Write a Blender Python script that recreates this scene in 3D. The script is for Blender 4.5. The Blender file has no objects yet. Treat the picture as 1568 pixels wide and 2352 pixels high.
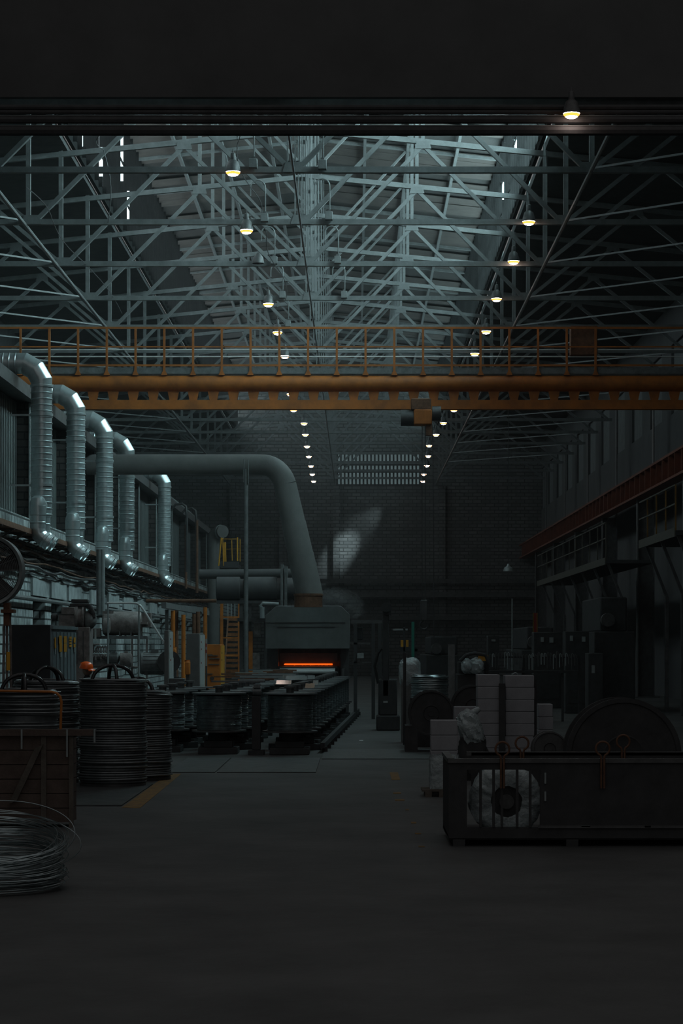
import bpy, bmesh, math, random
from mathutils import Vector, Matrix
random.seed(7)
PI = math.pi
SC = bpy.context.scene
COL = SC.collection
# ------------------------------------------------------------------ camera
F = 5150.0                      # focal length in photo pixels (image 1568 x 2352)
CX, CY, EYE = 818.0, 1480.0, 2.0   # vanishing point of the hall, eye height
cam_d = bpy.data.cameras.new('camera'); cam = bpy.data.objects.new('camera', cam_d); COL.objects.link(cam)
cam.location = (0, 0, EYE); cam.rotation_euler = (PI/2, 0, 0)
cam_d.sensor_fit = 'VERTICAL'; cam_d.sensor_height = 36; cam_d.lens = F/2352*36
cam_d.shift_x = -(CX-784)/2352; cam_d.shift_y = (CY-1176)/2352
cam_d.clip_start = 0.1; cam_d.clip_end = 600
SC.camera = cam
# ------------------------------------------------------------------ world, exposure
vs = SC.view_settings
vs.view_transform = 'Standard'; vs.look = 'None'; vs.gamma = 1; vs.exposure = 0; vs.use_curve_mapping = False
wd = bpy.data.worlds.new('world'); SC.world = wd; wd.use_nodes = True
WB = wd.node_tree.nodes['Background']
WB.inputs[0].default_value = (1.0, 1.0, 1.0, 1); WB.inputs[1].default_value = 0.15
SKY_RIGHT = [18,18,18,17,14,11,8,6,3.5,3,2.5,2,2,2,1.5,1.5,1.5]      # radiance of the daylight behind the right hand lantern glazing
SKY_LEFT = 2.2
SKY_COL = (0.58, 0.87, 0.92)
LAMP_E = 26.0
# light pool on the end wall
def spot(name, loc, tgt, power, size, blend, col, rad=.05):
    l = bpy.data.lights.new(name, 'SPOT'); l.energy = power; l.spot_size = size; l.spot_blend = blend; l.color = col
    l.shadow_soft_size = rad
    o = bpy.data.objects.new(name, l); COL.objects.link(o); o.location = loc
    d = Vector(tgt)-Vector(loc); o.rotation_euler = d.to_track_quat('-Z', 'Y').to_euler()
    return o
spot('wall_spot_light', (3.8, 138.6, 14.2), (-.95, 143.0, 7.9), 4200, math.radians(14), 1, (.72, .95, 1))
spot('wall_streak_light', (3.0, 142.0, 12.0), (-.6, 143.0, 8.6), 260, math.radians(34), 1, (.72, .95, 1))
# ------------------------------------------------------------------ helpers
def X(px, d): return (px-CX)*d/F
def Z(py, d): return EYE+(CY-py)*d/F
def P(px, py, d): return Vector((X(px, d), d, Z(py, d)))

class MB:
    def __init__(s): s.v = []; s.f = []; s.mi = []
    def _add(s, vs_, fs, m=0):
        b = len(s.v); s.v += [tuple(v) for v in vs_]; s.f += [tuple(i+b for i in f) for f in fs]; s.mi += [m]*len(fs)
        return s
    def box(s, x0, x1, y0, y1, z0, z1, m=0, rz=0, c=None):
        vs_ = [Vector((x, y, z)) for z in (z0, z1) for y in (y0, y1) for x in (x0, x1)]
        if rz:
            c = Vector(c) if c else Vector(((x0+x1)/2, (y0+y1)/2, 0)); R = Matrix.Rotation(rz, 3, 'Z')
            vs_ = [R @ (v-c)+c for v in vs_]
        return s._add(vs_, [(0,2,3,1),(4,5,7,6),(0,1,5,4),(2,6,7,3),(0,4,6,2),(1,3,7,5)], m)
    def pb(s, x0, x1, y0, y1, d, dep, m=0):        # a box whose front face is at depth d
        return s.box(X(x0,d), X(x1,d), d, d+dep, Z(y1,d), Z(y0,d), m)
    def beam(s, a, b, w, h=None, m=0, up=(0,0,1)):
        a, b = Vector(a), Vector(b); h = h or w; t = (b-a).normalized(); u = Vector(up)
        if abs(t.dot(u)) > .98: u = Vector((0,1,0))
        r = t.cross(u).normalized(); u = r.cross(t).normalized()
        vs_ = [p+r*(i*w/2)+u*(j*h/2) for p in (a,b) for j in (-1,1) for i in (-1,1)]
        return s._add(vs_, [(0,2,3,1),(4,5,7,6),(0,1,5,4),(2,6,7,3),(0,4,6,2),(1,3,7,5)], m)
    def tube(s, pts, r, n=8, closed=False, caps=True, m=0, radii=None):
        pts = [Vector(p) for p in pts]; N = len(pts); rings = []; prev = None
        for i, p in enumerate(pts):
            if closed: t = pts[(i+1) % N]-pts[i-1]
            else: t = pts[min(i+1, N-1)]-pts[max(i-1, 0)]
            if t.length < 1e-9: t = Vector((0,0,1))
            t.normalize()
            if prev is None:
                u = Vector((0,0,1)) if abs(t.z) < .9 else Vector((0,1,0)); a = t.cross(u).normalized()
            else:
                a = (prev-t*prev.dot(t))
                a = a.normalized() if a.length > 1e-6 else t.orthogonal().normalized()
            prev = a; b = t.cross(a); rr = radii[i] if radii else r
            rings.append([p+(a*math.cos(2*PI*k/n)+b*math.sin(2*PI*k/n))*rr for k in range(n)])
        vs_ = [v for R in rings for v in R]; fs = []
        for i in range(N if closed else N-1):
            j = (i+1) % N
            for k in range(n):
                l = (k+1) % n; fs.append((i*n+k, i*n+l, j*n+l, j*n+k))
        if caps and not closed: fs += [tuple(range(n))[::-1], tuple((N-1)*n+k for k in range(n))]
        return s._add(vs_, fs, m)
    def cyl(s, a, b, r, r2=None, n=16, m=0, caps=True):
        return s.tube([a, b], r, n, radii=[r, r if r2 is None else r2], m=m, caps=caps)
    def lathe(s, prof, o, ax=(0,0,1), n=24, m=0, capa=True, capb=True):   # prof: (radius, height along the axis)
        o, ax = Vector(o), Vector(ax).normalized(); a = ax.orthogonal().normalized(); b = ax.cross(a)
        vs_ = []; fs = []
        for r, t in prof:
            for k in range(n): vs_.append(o+ax*t+(a*math.cos(2*PI*k/n)+b*math.sin(2*PI*k/n))*r)
        for i in range(len(prof)-1):
            for k in range(n):
                l = (k+1) % n; fs.append((i*n+k, i*n+l, (i+1)*n+l, (i+1)*n+k))
        if capa: fs.append(tuple(range(n))[::-1])
        if capb: fs.append(tuple((len(prof)-1)*n+k for k in range(n)))
        return s._add(vs_, fs, m)
    def prism(s, poly, y0, y1, m=0):               # outline in x,z pushed along y
        n = len(poly)
        vs_ = [(x, y0, z) for x, z in poly]+[(x, y1, z) for x, z in poly]
        fs = [tuple(range(n)), tuple(range(2*n-1, n-1, -1))]+[(i, i+n, (i+1) % n+n, (i+1) % n) for i in range(n)]
        return s._add(vs_, fs, m)
    def prismx(s, poly, x0, x1, m=0):              # outline in y,z pushed along x
        n = len(poly)
        vs_ = [(x0, y, z) for y, z in poly]+[(x1, y, z) for y, z in poly]
        fs = [tuple(range(n)), tuple(range(2*n-1, n-1, -1))]+[(i, i+n, (i+1) % n+n, (i+1) % n) for i in range(n)]
        return s._add(vs_, fs, m)
    def ppoly(s, pts, d, dep, m=0): return s.prism([(X(x,d), Z(y,d)) for x, y in pts], d, d+dep, m)
    def lump(s, c, rx, ry, rz_, amp=.12, n=18, seed=0, rot=None, p=2.0, m=0):  # crumpled wrapped bundle
        rnd = random.Random(seed); ph = [(rnd.uniform(2,7), rnd.uniform(0,6), rnd.uniform(2,7), rnd.uniform(0,6)) for _ in range(5)]
        vs_ = []; fs = []
        for i in range(n+1):
            th = PI*i/n
            for k in range(2*n):
                a = PI*k/n
                q = Vector((math.sin(th)*math.cos(a), math.sin(th)*math.sin(a), math.cos(th)))
                w = 1+amp*sum(math.sin(f1*q.x*2+p1+f2*q.z*2)*math.cos(f2*q.y*2+p2) for f1,p1,f2,p2 in ph)/3+rnd.uniform(-1,1)*amp*.12
                q = Vector([math.copysign(abs(e)**(2/p), e) for e in q])*w
                v = Vector((q.x*rx, q.y*ry, q.z*rz_))
                if rot: v = rot @ v
                vs_.append(Vector(c)+v)
        for i in range(n):
            for k in range(2*n):
                l = (k+1) % (2*n); fs.append((i*2*n+k, (i+1)*2*n+k, (i+1)*2*n+l, i*2*n+l))
        return s._add(vs_, fs, m)
    def build(s, name, mat, parent=None, bevel=0, ang=38):
        root = Vector((0,0,0)); q = parent
        while q is not None: root += Vector(q.location); q = q.parent
        me = bpy.data.meshes.new(name)
        me.from_pydata([tuple(Vector(v)-root) for v in s.v], [], s.f)
        for mm in (mat if isinstance(mat, (list, tuple)) else [mat]): me.materials.append(mm)
        me.polygons.foreach_set('material_index', s.mi); me.polygons.foreach_set('use_smooth', [True]*len(s.f))
        bm = bmesh.new(); bm.from_mesh(me); bmesh.ops.recalc_face_normals(bm, faces=bm.faces); bm.to_mesh(me); bm.free()
        me.set_sharp_from_angle(angle=math.radians(ang)); me.update()
        o = bpy.data.objects.new(name, me); COL.objects.link(o)
        if parent: o.parent = parent
        if bevel:
            b = o.modifiers.new('bevel', 'BEVEL'); b.width = bevel; b.segments = 2; b.limit_method = 'ANGLE'
        return o
def tag(o, label, cat, group=None, kind=None):
    if label: o['label'] = label
    if cat: o['category'] = cat
    if group: o['group'] = group
    if kind: o['kind'] = kind
    return o
def thing(name, label, cat, loc, group=None):
    o = bpy.data.objects.new(name, None); COL.objects.link(o); o.location = loc; o.empty_display_size = .2
    return tag(o, label, cat, group)
def single(name, mb, mat, label, cat, group=None, kind=None, bevel=0):
    vs_ = mb.v; c = Vector(((min(v[0] for v in vs_)+max(v[0] for v in vs_))/2, (min(v[1] for v in vs_)+max(v[1] for v in vs_))/2, min(v[2] for v in vs_)))
    mb.v = [tuple(Vector(v)-c) for v in vs_]
    o = mb.build(name, mat, None, bevel); o.location = c
    return tag(o, label, cat, group, kind)
def struct(name, mb, mat, parent=None, bevel=0):
    o = mb.build(name, mat, parent, bevel)
    if parent is None: o['kind'] = 'structure'
    return o
def copy_tree(o, parent=None):
    c = o.copy(); COL.objects.link(c)
    if parent: c.parent = parent
    for ch in list(o.children): copy_tree(ch, c)
    return c
def dup(o, loc, label=None, rz=None, group=None):
    c = copy_tree(o); c.location = loc
    if label: c['label'] = label
    if rz is not None: c.rotation_euler = (0,0,rz)
    if group: c['group'] = group
    return c
ORD = 'first second third fourth fifth sixth seventh eighth ninth tenth eleventh twelfth thirteenth fourteenth fifteenth sixteenth seventeenth eighteenth nineteenth twentieth'.split()
# ------------------------------------------------------------------ materials
def mat(name, col, rough=.6, metal=0, var=.25, scale=3, bump=.0, bscale=20, emit=None, estr=0, spec=.5, wear=None, wamt=.5):
    m = bpy.data.materials.new(name); m.use_nodes = True; nt = m.node_tree; N = nt.nodes; L = nt.links; b = N['Principled BSDF']
    b.inputs['Roughness'].default_value = rough; b.inputs['Metallic'].default_value = metal
    b.inputs['Specular IOR Level'].default_value = spec
    tc = N.new('ShaderNodeTexCoord'); ns = N.new('ShaderNodeTexNoise'); ns.inputs['Scale'].default_value = scale
    ns.inputs['Detail'].default_value = 6; ns.inputs['Roughness'].default_value = .65
    L.new(tc.outputs['Object'], ns.inputs['Vector'])
    rp = N.new('ShaderNodeValToRGB'); rp.color_ramp.elements[0].position = .3; rp.color_ramp.elements[1].position = .7
    c0 = [c*(1-var) for c in col]; c1 = [min(1, c*(1+var)) for c in col]
    if wear: c0 = [a*(1-wamt)+b_*wamt for a, b_ in zip(col, wear)]
    rp.color_ramp.elements[0].color = (*c0, 1); rp.color_ramp.elements[1].color = (*c1, 1)
    L.new(ns.outputs['Fac'], rp.inputs['Fac']); L.new(rp.outputs['Color'], b.inputs['Base Color'])
    if bump:
        n2 = N.new('ShaderNodeTexNoise'); n2.inputs['Scale'].default_value = bscale; n2.inputs['Detail'].default_value = 4
        L.new(tc.outputs['Object'], n2.inputs['Vector'])
        bp = N.new('ShaderNodeBump'); bp.inputs['Strength'].default_value = bump; bp.inputs['Distance'].default_value = .03
        L.new(n2.outputs['Fac'], bp.inputs['Height']); L.new(bp.outputs['Normal'], b.inputs['Normal'])
    if emit:
        b.inputs['Emission Color'].default_value = (*emit, 1); b.inputs['Emission Strength'].default_value = estr
    return m
def emis(name, col, strength):
    m = bpy.data.materials.new(name); m.use_nodes = True; nt = m.node_tree; nt.nodes.clear()
    e = nt.nodes.new('ShaderNodeEmission'); e.inputs[0].default_value = (*col, 1); e.inputs[1].default_value = strength
    o = nt.nodes.new('ShaderNodeOutputMaterial'); nt.links.new(e.outputs[0], o.inputs[0]); return m
def brick(name, c1, c2, mortar, rough=.85, bw=.26, bh=.09, patch=None, pamt=.6, msize=.012, bump=.6):
    m = bpy.data.materials.new(name); m.use_nodes = True; nt = m.node_tree; N = nt.nodes; L = nt.links; b = N['Principled BSDF']
    b.inputs['Roughness'].default_value = rough; b.inputs['Specular IOR Level'].default_value = .25
    tc = N.new('ShaderNodeTexCoord'); sp = N.new('ShaderNodeSeparateXYZ'); L.new(tc.outputs['Object'], sp.inputs[0])
    ad = N.new('ShaderNodeMath'); ad.operation = 'ADD'; L.new(sp.outputs[0], ad.inputs[0]); L.new(sp.outputs[1], ad.inputs[1])
    cb = N.new('ShaderNodeCombineXYZ'); L.new(ad.outputs[0], cb.inputs[0]); L.new(sp.outputs[2], cb.inputs[1])
    bt = N.new('ShaderNodeTexBrick'); L.new(cb.outputs[0], bt.inputs['Vector'])
    bt.inputs['Color1'].default_value = (*c1, 1); bt.inputs['Color2'].default_value = (*c2, 1); bt.inputs['Mortar'].default_value = (*mortar, 1)
    bt.inputs['Scale'].default_value = 1; bt.inputs['Brick Width'].default_value = bw; bt.inputs['Row Height'].default_value = bh
    bt.inputs['Mortar Size'].default_value = msize; bt.inputs['Mortar Smooth'].default_value = .2
    ns = N.new('ShaderNodeTexNoise'); ns.inputs['Scale'].default_value = .9; ns.inputs['Detail'].default_value = 7; ns.inputs['Roughness'].default_value = .7
    L.new(tc.outputs['Object'], ns.inputs['Vector'])
    rp = N.new('ShaderNodeValToRGB'); rp.color_ramp.elements[0].position = .42; rp.color_ramp.elements[1].position = .6
    L.new(ns.outputs['Fac'], rp.inputs[0])
    mx = N.new('ShaderNodeMixRGB'); mx.blend_type = 'MIX'; mx.inputs[2].default_value = (*(patch or c2), 1)
    ml = N.new('ShaderNodeMath'); ml.operation = 'MULTIPLY'; ml.inputs[1].default_value = pamt
    L.new(rp.outputs[0], ml.inputs[0]); L.new(ml.outputs[0], mx.inputs[0]); L.new(bt.outputs['Color'], mx.inputs[1])
    L.new(mx.outputs[0], b.inputs['Base Color'])
    bp = N.new('ShaderNodeBump'); bp.inputs['Strength'].default_value = bump; bp.inputs['Distance'].default_value = .02; bp.invert = True
    L.new(bt.outputs['Fac'], bp.inputs['Height']); L.new(bp.outputs['Normal'], b.inputs['Normal'])
    return m
M = {}
M['galv'] = mat('galvanised_sheet', (.56,.64,.65), .30, .62, .15, 6, .05, 30)
M['galv_dull'] = mat('dull_galvanised_sheet', (.34,.38,.38), .5, .3, .25, 4, .1, 20)
M['steel'] = mat('painted_truss_steel', (.17,.18,.18), .5, .1, .25, 4, .1, 30)
M['steel_dark'] = mat('dark_steel', (.10,.10,.10), .5, .2, .35, 5, .1, 25)
M['black'] = mat('black_steel', (.065,.065,.066), .4, .1, .3, 5)
M['soot'] = mat('sooty_steel', (.070,.070,.071), .8, .0, .2, 5, spec=.2)
M['chrome'] = mat('bright_rail_steel', (.72,.76,.76), .3, .1, .1, 8)
M['orange'] = mat('orange_crane_paint', (.44,.135,.02), .6, 0, .2, 2.5, .1, 12, wear=(.16,.06,.02), wamt=.6)
M['orange2'] = mat('orange_cabinet_paint', (.62,.20,.03), .5, 0, .2, 3, wear=(.2,.07,.02), wamt=.5)
M['yellow'] = mat('yellow_rail_paint', (.62,.30,.03), .5, 0, .2, 4)
M['runway'] = mat('red_brown_runway_paint', (.16,.045,.022), .7, 0, .3, 3)
M['rust'] = mat('rusty_steel', (.17,.085,.05), .75, .1, .4, 9, .2, 40)
M['machine'] = mat('grey_brown_machine_paint', (.26,.235,.225), .5, .1, .3, 7, .15, 30, wear=(.07,.06,.055), wamt=.7)
M['machine_grey'] = mat('grey_machine_paint', (.17,.18,.18), .55, .1, .3, 6, .15, 30)
M['hood'] = mat('furnace_hood_sheet', (.19,.20,.20), .75, .0, .15, 2.5, .05, 40)
M['duct_dark'] = mat('insulated_duct_sheet', (.19,.19,.185), .62, .0, .15, 2, .1, 25)
M['concrete'] = mat('worn_concrete', (.12,.12,.118), .8, 0, .4, 1.5, .2, 15)
M['whitewall'] = brick('whitewashed_brick', (.60,.66,.66), (.42,.47,.47), (.05,.055,.055), patch=(.10,.11,.11), pamt=.75, bw=.42, bh=.20, msize=.022)
M['darkbrick'] = brick('dark_pier_brick', (.10,.09,.085), (.06,.055,.052), (.03,.03,.03), patch=(.05,.05,.05), bh=.17, bw=.4, msize=.02)
M['backbrick'] = brick('end_wall_brick', (.22,.22,.215), (.15,.15,.148), (.07,.07,.07), patch=(.11,.11,.11), pamt=.6, bw=.55, bh=.22, msize=.03)
M['sill'] = mat('grey_concrete_lintel', (.36,.40,.40), .8, 0, .3, 3)
M['panel'] = mat('ribbed_glass_panel', (.16,.18,.18), .5, .2, .25, 2)
M['mirror'] = mat('glint_mirror', (.8,.85,.86), .12, 1, .05, 5)
M['rustorange'] = mat('rusty_orange_paint', (.30,.12,.04), .7, 0, .4, 9, wear=(.08,.04,.02), wamt=.7)
M['fin'] = mat('black_glazing_bar', (.012,.012,.012), .9, 0, .2, 5, spec=.1)
M['drumdark'] = mat('dark_drum_sheet', (.085,.085,.085), .7, 0, .2, 3)
M['clere'] = mat('dark_clerestory_sheet', (.13,.14,.14), .8, 0, .2, 3)  # dark grey for the clerestory panels
M['dimyellow'] = mat('shaded_yellow_paint', (.24,.13,.03), .7, 0, .3, 4)  # yellow rail paint darkened to stand for the dim right side
M['ceil'] = mat('dusty_roof_boards', (.034,.031,.029), .85, 0, .35, 1.2, .2, 8)
M['roofdark'] = mat('black_roof_deck', (.05,.05,.05), .9, 0, .3, 2)
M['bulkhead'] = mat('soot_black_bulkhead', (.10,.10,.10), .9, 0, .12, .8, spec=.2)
M['wire'] = mat('oiled_steel_wire', (.17,.185,.19), .38, .35, .25, 9)
M['wirebright'] = mat('bright_steel_wire', (.36,.42,.43), .3, .85, .2, 12)
M['hoop'] = mat('black_carrier_tube', (.05,.05,.052), .25, .2, .2, 6)
M['wood'] = mat('weathered_crate_boards', (.125,.09,.075), .8, 0, .3, 5, .2, 40)
M['woodpale'] = mat('pale_crate_battens', (.14,.12,.10), .8, 0, .3, 6, .2, 40)
M['foam'] = mat('pale_foam_block', (.36,.36,.38), .9, 0, .1, 6, .1, 60)
M['plastic'] = mat('crumpled_plastic_wrap', (.42,.48,.49), .22, .0, .3, 4, .9, 14)
M['cabinet'] = mat('dark_cabinet_paint', (.055,.06,.064), .7, 0, .15, 3, spec=.2)
M['cabinet_lit'] = mat('lit_blue_grey_sheet', (.24,.31,.33), .5, .2, .25, 5, .1, 10)
M['cabinet_grey'] = mat('grey_cabinet_paint', (.16,.165,.16), .6, 0, .15, 5)
M['cabinet_light'] = mat('light_grey_cabinet_edge', (.42,.44,.43), .5, 0, .2, 9)
M['sticker'] = mat('yellow_sticker', (.85,.42,.03), .5, 0, .08, 6)
M['tape'] = mat('white_marking', (.6,.66,.66), .6, 0, .1, 6)
M['helmet'] = mat('orange_helmet_plastic', (1.0,.14,.02), .25, 0, .04, 4)
M['cloth'] = mat('dark_work_cloth', (.03,.032,.036), .9, 0, .2, 10)
M['skin'] = mat('skin', (.22,.13,.09), .6, 0, .05, 10)
M['green'] = mat('green_post_paint', (.02,.22,.16), .5, 0, .1, 5)
M['red'] = mat('red_paint', (.30,.03,.02), .5, 0, .1, 5)
M['paper'] = mat('white_paper', (.6,.62,.62), .7, 0, .05, 5)
M['rubber'] = mat('black_rubber', (.02,.02,.02), .6, 0, .1, 5)
M['glow'] = emis('red_hot_wires', (1.0,.12,.01), 1.15)
M['lamp'] = emis('lamp_diffuser', (1.0,.80,.72), LAMP_E)
M['lampfringe'] = emis('lamp_fringe_glow', (1.0,.38,.06), 2.2)
for i_, s_ in enumerate(SKY_RIGHT): M['skyR%d' % i_] = emis('daylight_behind_right_glazing', SKY_COL, s_)
M['skyL'] = emis('daylight_behind_left_glazing', (.75,.95,1), SKY_LEFT)
M['skyB'] = emis('daylight_behind_gable_glazing', (.6,.85,.88), .11)
M['paint'] = mat('worn_yellow_floor_paint', (.32,.17,.03), .8, 0, .2, 9, wear=(.09,.07,.05), wamt=.9)
M['plate'] = mat('steel_floor_plate', (.10,.105,.107), .5, .45, .35, 3, .3, 14)
def floor_mat():
    m = mat('dark_worn_concrete_floor', (.085,.085,.084), .62, 0, .35, .7, .25, 6, spec=.35); return m
M['floor'] = floor_mat()
M['roofsheet'] = mat('brown_roof_sheet', (.07,.058,.052), .8, 0, .3, 2)
# ================================================================== SETTING
LW = -7.4          # face of the left building inside the hall
RW = 11.8          # right wall
BACK = 143.0
struct('floor', MB().box(-16, 14, -6, 146, -.3, 0), M['floor'])
# --- left building: lower whitewashed wall with openings, upper ribbed panels between piers
b = MB()
ops = [(51.3,53.3),(54.4,56.5),(57.7,59.6)]+[(62.5+4.4*i, 64.7+4.4*i) for i in range(11)]
b.box(LW-.35, LW, -6, 145, 3.42, 4.85)
y = -6
for a, c in ops:
    b.box(LW-.35, LW, y, a, 0, 3.42); b.box(LW-.35, LW, a, c, 0, .9); y = c
b.box(LW-.35, LW, y, 111, 0, 3.42)
wl = struct('wall_left', b, M['whitewall'])
b = MB()
for a, c in ops: b.box(LW, LW+.06, a-.35, c+.35, 3.12, 3.52)
struct('lintel', b, M['sill'], wl)
b = MB()
for a, c in ops:
    n = int((c-a)/.16)
    b.box(LW-.33, LW-.3, a, c, .9, 3.42)
    for i in range(n): b.box(LW-.3, LW-.25, a+.05+i*.16, a+.11+i*.16, .9, 3.42)
struct('opening_panel', b, M['steel_dark'], wl)
piers = [44.2,50.7,57.4,63.4,69.7,76.2,82.8,89.8,97,103.8,110.4]
b = MB()
for p in piers: b.box(LW-.3, LW, p, p+.55, 4.85, 7.45)
b.box(LW-.9, LW-.3, -6, 44.2, 4.85, 7.5)
b.box(-14, LW-.3, 110.6, 111, 0, 7.6)
struct('brick_pier', b, M['darkbrick'], wl)
b = MB()
for p in piers:
    b.cyl((LW+.015, p-.02, 4.85), (LW+.015, p-.02, 7.45), .022, n=6)
struct('corner_highlight', b, M['galv_dull'], wl)  # pale rods stand in for light caught on the pier corners
b = MB(); b.box(LW-.36, LW-.32, 44.2, 111, 4.85, 7.5)
yy = 44.3
while yy < 111:
    b.box(LW-.32, LW-.27, yy, yy+.10, 4.86, 7.46); yy += .24
struct('ribbed_panel', b, M['panel'], wl)
b = MB(); b.box(-14.2, LW+.12, -6, 111.5, 7.5, 7.62); b.box(LW+.02, LW+.16, -6, 111.5, 7.46, 7.74)
struct('eave', b, M['steel_dark'], wl)
# outer left wall above the building roof, right wall, end wall
struct('wall_left_outer', MB().box(-14.4, -14, -6, 145, 0, 19), M['roofdark'])
b = MB().box(RW, RW+.4, -6, 145, 0, 10.6); b.box(RW, RW+.4, -6, 145, 13.2, 16)
for i in range(26):
    y0 = -6+i*6; b.box(RW, RW+.4, y0, y0+2.6, 10.6, 13.2)
wr = struct('wall_right', b, M['bulkhead'])
b = MB().box(RW+.1, RW+.14, -6, 145, 10.6, 13.2); struct('clerestory_panel', b, M['clere'], wr)
b = MB()
b.box(-14.4, RW+.4, BACK, BACK+.4, 0, 12.1); b.box(-14.4, X(772,BACK), BACK, BACK+.4, 12.1, 20.5); b.box(X(962,BACK), RW+.4, BACK, BACK+.4, 12.1, 20.5)
b.box(X(772,BACK), X(962,BACK), BACK, BACK+.4, 14.2, 20.5)
wb = struct('wall_back', b, M['backbrick'])
b = MB(); b.box(X(765,BACK), X(781,BACK), BACK-.3, BACK, 0, 12.1); b.box(X(1008,BACK), X(1022,BACK), BACK-.3, BACK, 0, 12.1)
b.box(X(640,BACK), X(655,BACK), BACK-.3, BACK, 0, 12.1); b.box(X(528,BACK), X(545,BACK), BACK-.3, BACK, 0, 12.1)
struct('pilaster', b, M['backbrick'], wb)
b = MB(); b.box(X(485,BACK), RW, BACK-.5, BACK-.3, Z(1340,BACK), Z(1330,BACK)); b.box(X(735,BACK), RW, BACK-.7, BACK-.3, Z(1372,BACK), Z(1360,BACK))
struct('ledge_beam', b, M['steel_dark'], wb)
b = MB(); b.box(X(650,BACK), X(1240,BACK), BACK-.7, BACK-.3, Z(1424,BACK), Z(1415,BACK)); struct('low_ledge_beam', b, M['steel_dark'], wb)
# gable glazing
w = struct('window_1', MB().box(X(772,BACK), X(962,BACK), BACK+.2, BACK+.22, 12.1, 14.2), M['skyB'])
b = MB(); x = X(772,BACK)
while x < X(962,BACK): b.box(x, x+.11, BACK+.1, BACK+.16, 12.1, 14.2); x += .24
for zz in (12.1, 12.55, 12.95, 13.4): b.box(X(772,BACK), X(962,BACK), BACK-.02, BACK+.1, zz, zz+.12)
struct('window_frame', b, M['black'], w)
# --- roof: deck slopes, raised lantern with deep glazing bars
RX0, RX1, RC = -7.75, 5.05, -1.35     # lantern sides and ridge
LY0, LY1 = 44.0, BACK
b = MB()
b.prism([(-14.4,14.7),(RX0-.05,15.35),(RX0-.05,15.55),(-14.4,14.9)], 42.9, 143)
b.prism([(RX1+.05,15.35),(RW+.4,14.7),(RW+.4,14.9),(RX1+.05,15.55)], 42.9, 143)
struct('ceiling', b, M['roofdark'])
b = MB()
b.prism([(RX0-.3,19.1),(RC,19.8),(RX1+.3,19.1),(RX1+.3,19.3),(RC,20.0),(RX0-.3,19.3)], 42.9, 143.3)
cl = struct('ceiling_lantern', b, M['ceil'])
b = MB()
rnd = random.Random(3)
yy = 44
while yy < 142:
    wd_ = rnd.choice([.9,1.2,1.5])
    for s_, xa, xb in ((0,RX0,RC),(1,RC,RX1)):
        if rnd.random() < .6:
            za, zb = (19.1-.05, 19.8-.05) if s_ == 0 else (19.8-.05, 19.1-.05)
            dz = rnd.uniform(.0,.05)
            b.prism([(xa,za-dz),(xb,zb-dz),(xb,zb-dz+.02),(xa,za-dz+.02)], yy, yy+wd_-.05)
    yy += wd_
struct('roof_sheet', b, M['roofsheet'], cl)
# bulkhead above the nearest truss, hiding the dark bays over the camera
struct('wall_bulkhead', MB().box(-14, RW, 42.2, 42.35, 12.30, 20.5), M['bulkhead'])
# lantern side glazing, a window per roof bay on each side; deep bars hide the panes from below
holesL = [(62.6,15.9,16.5),(66.2,15.9,17.3),(67.3,15.8,17.0),(69.5,15.9,16.6),(73.4,17.2,18.8),(74.6,16.1,17.1),(75.6,16.3,17.4),(78.6,16.3,16.8),(87,16.2,16.5),(91,15.7,16.3),(99,16.2,16.9),(111.5,16.2,17.0),(72.4,17.0,18.7)]
holesR = [(78,18.4,19.0),(77,16.6,17.8),(75.6,17.0,17.6),(72.5,16.4,16.9),(71,17.2,17.9),(82.5,16.1,16.5),(99,16.2,16.7),(69.4,17.3,17.9),(87,16.2,16.8),(74.4,17.8,18.7)]
def glazing(n, side, y0, y1, bay=0):
    xs = RX0 if side < 0 else RX1; inn = -side
    w = struct('window_%d' % n, MB().box(min(xs,xs-.02*inn), max(xs,xs-.02*inn), y0, y1, 15.75, 18.95), M['skyL' if side < 0 else 'skyR%d' % bay])
    b = MB(); yy = y0
    while yy < y1-.01:
        hs = sorted([(h[1],h[2]) for h in (holesL if side < 0 else holesR) if abs(h[0]-yy) < .5])
        z = 15.6; xa, xb = sorted((xs+.0, xs+inn*(.22 if side < 0 else .14)))
        for h0, h1 in hs:
            if h0 > z: b.box(xa, xb, yy, yy+.05, z, h0)
            z = h1
        b.box(xa, xb, yy, yy+.05, z, 19.1)
        yy += 1.0
    b.box(*sorted((xs, xs+inn*.1)), y0, y1, 15.5, 15.75)
    for zz in (16.8, 17.9): b.box(*sorted((xs, xs+inn*.04)), y0, y1, zz, zz+.06)
    b.box(*sorted((xs, xs+inn*.1)), y0, y1, 18.95, 19.15)
    struct('window_frame', b, M['fin'], w)
n = 2
for i in range(17):
    y0 = 42.6+6*i
    glazing(n, -1, y0, min(y0+6,BACK), i); n += 1
    glazing(n, 1, y0, min(y0+6,BACK), i); n += 1
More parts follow.
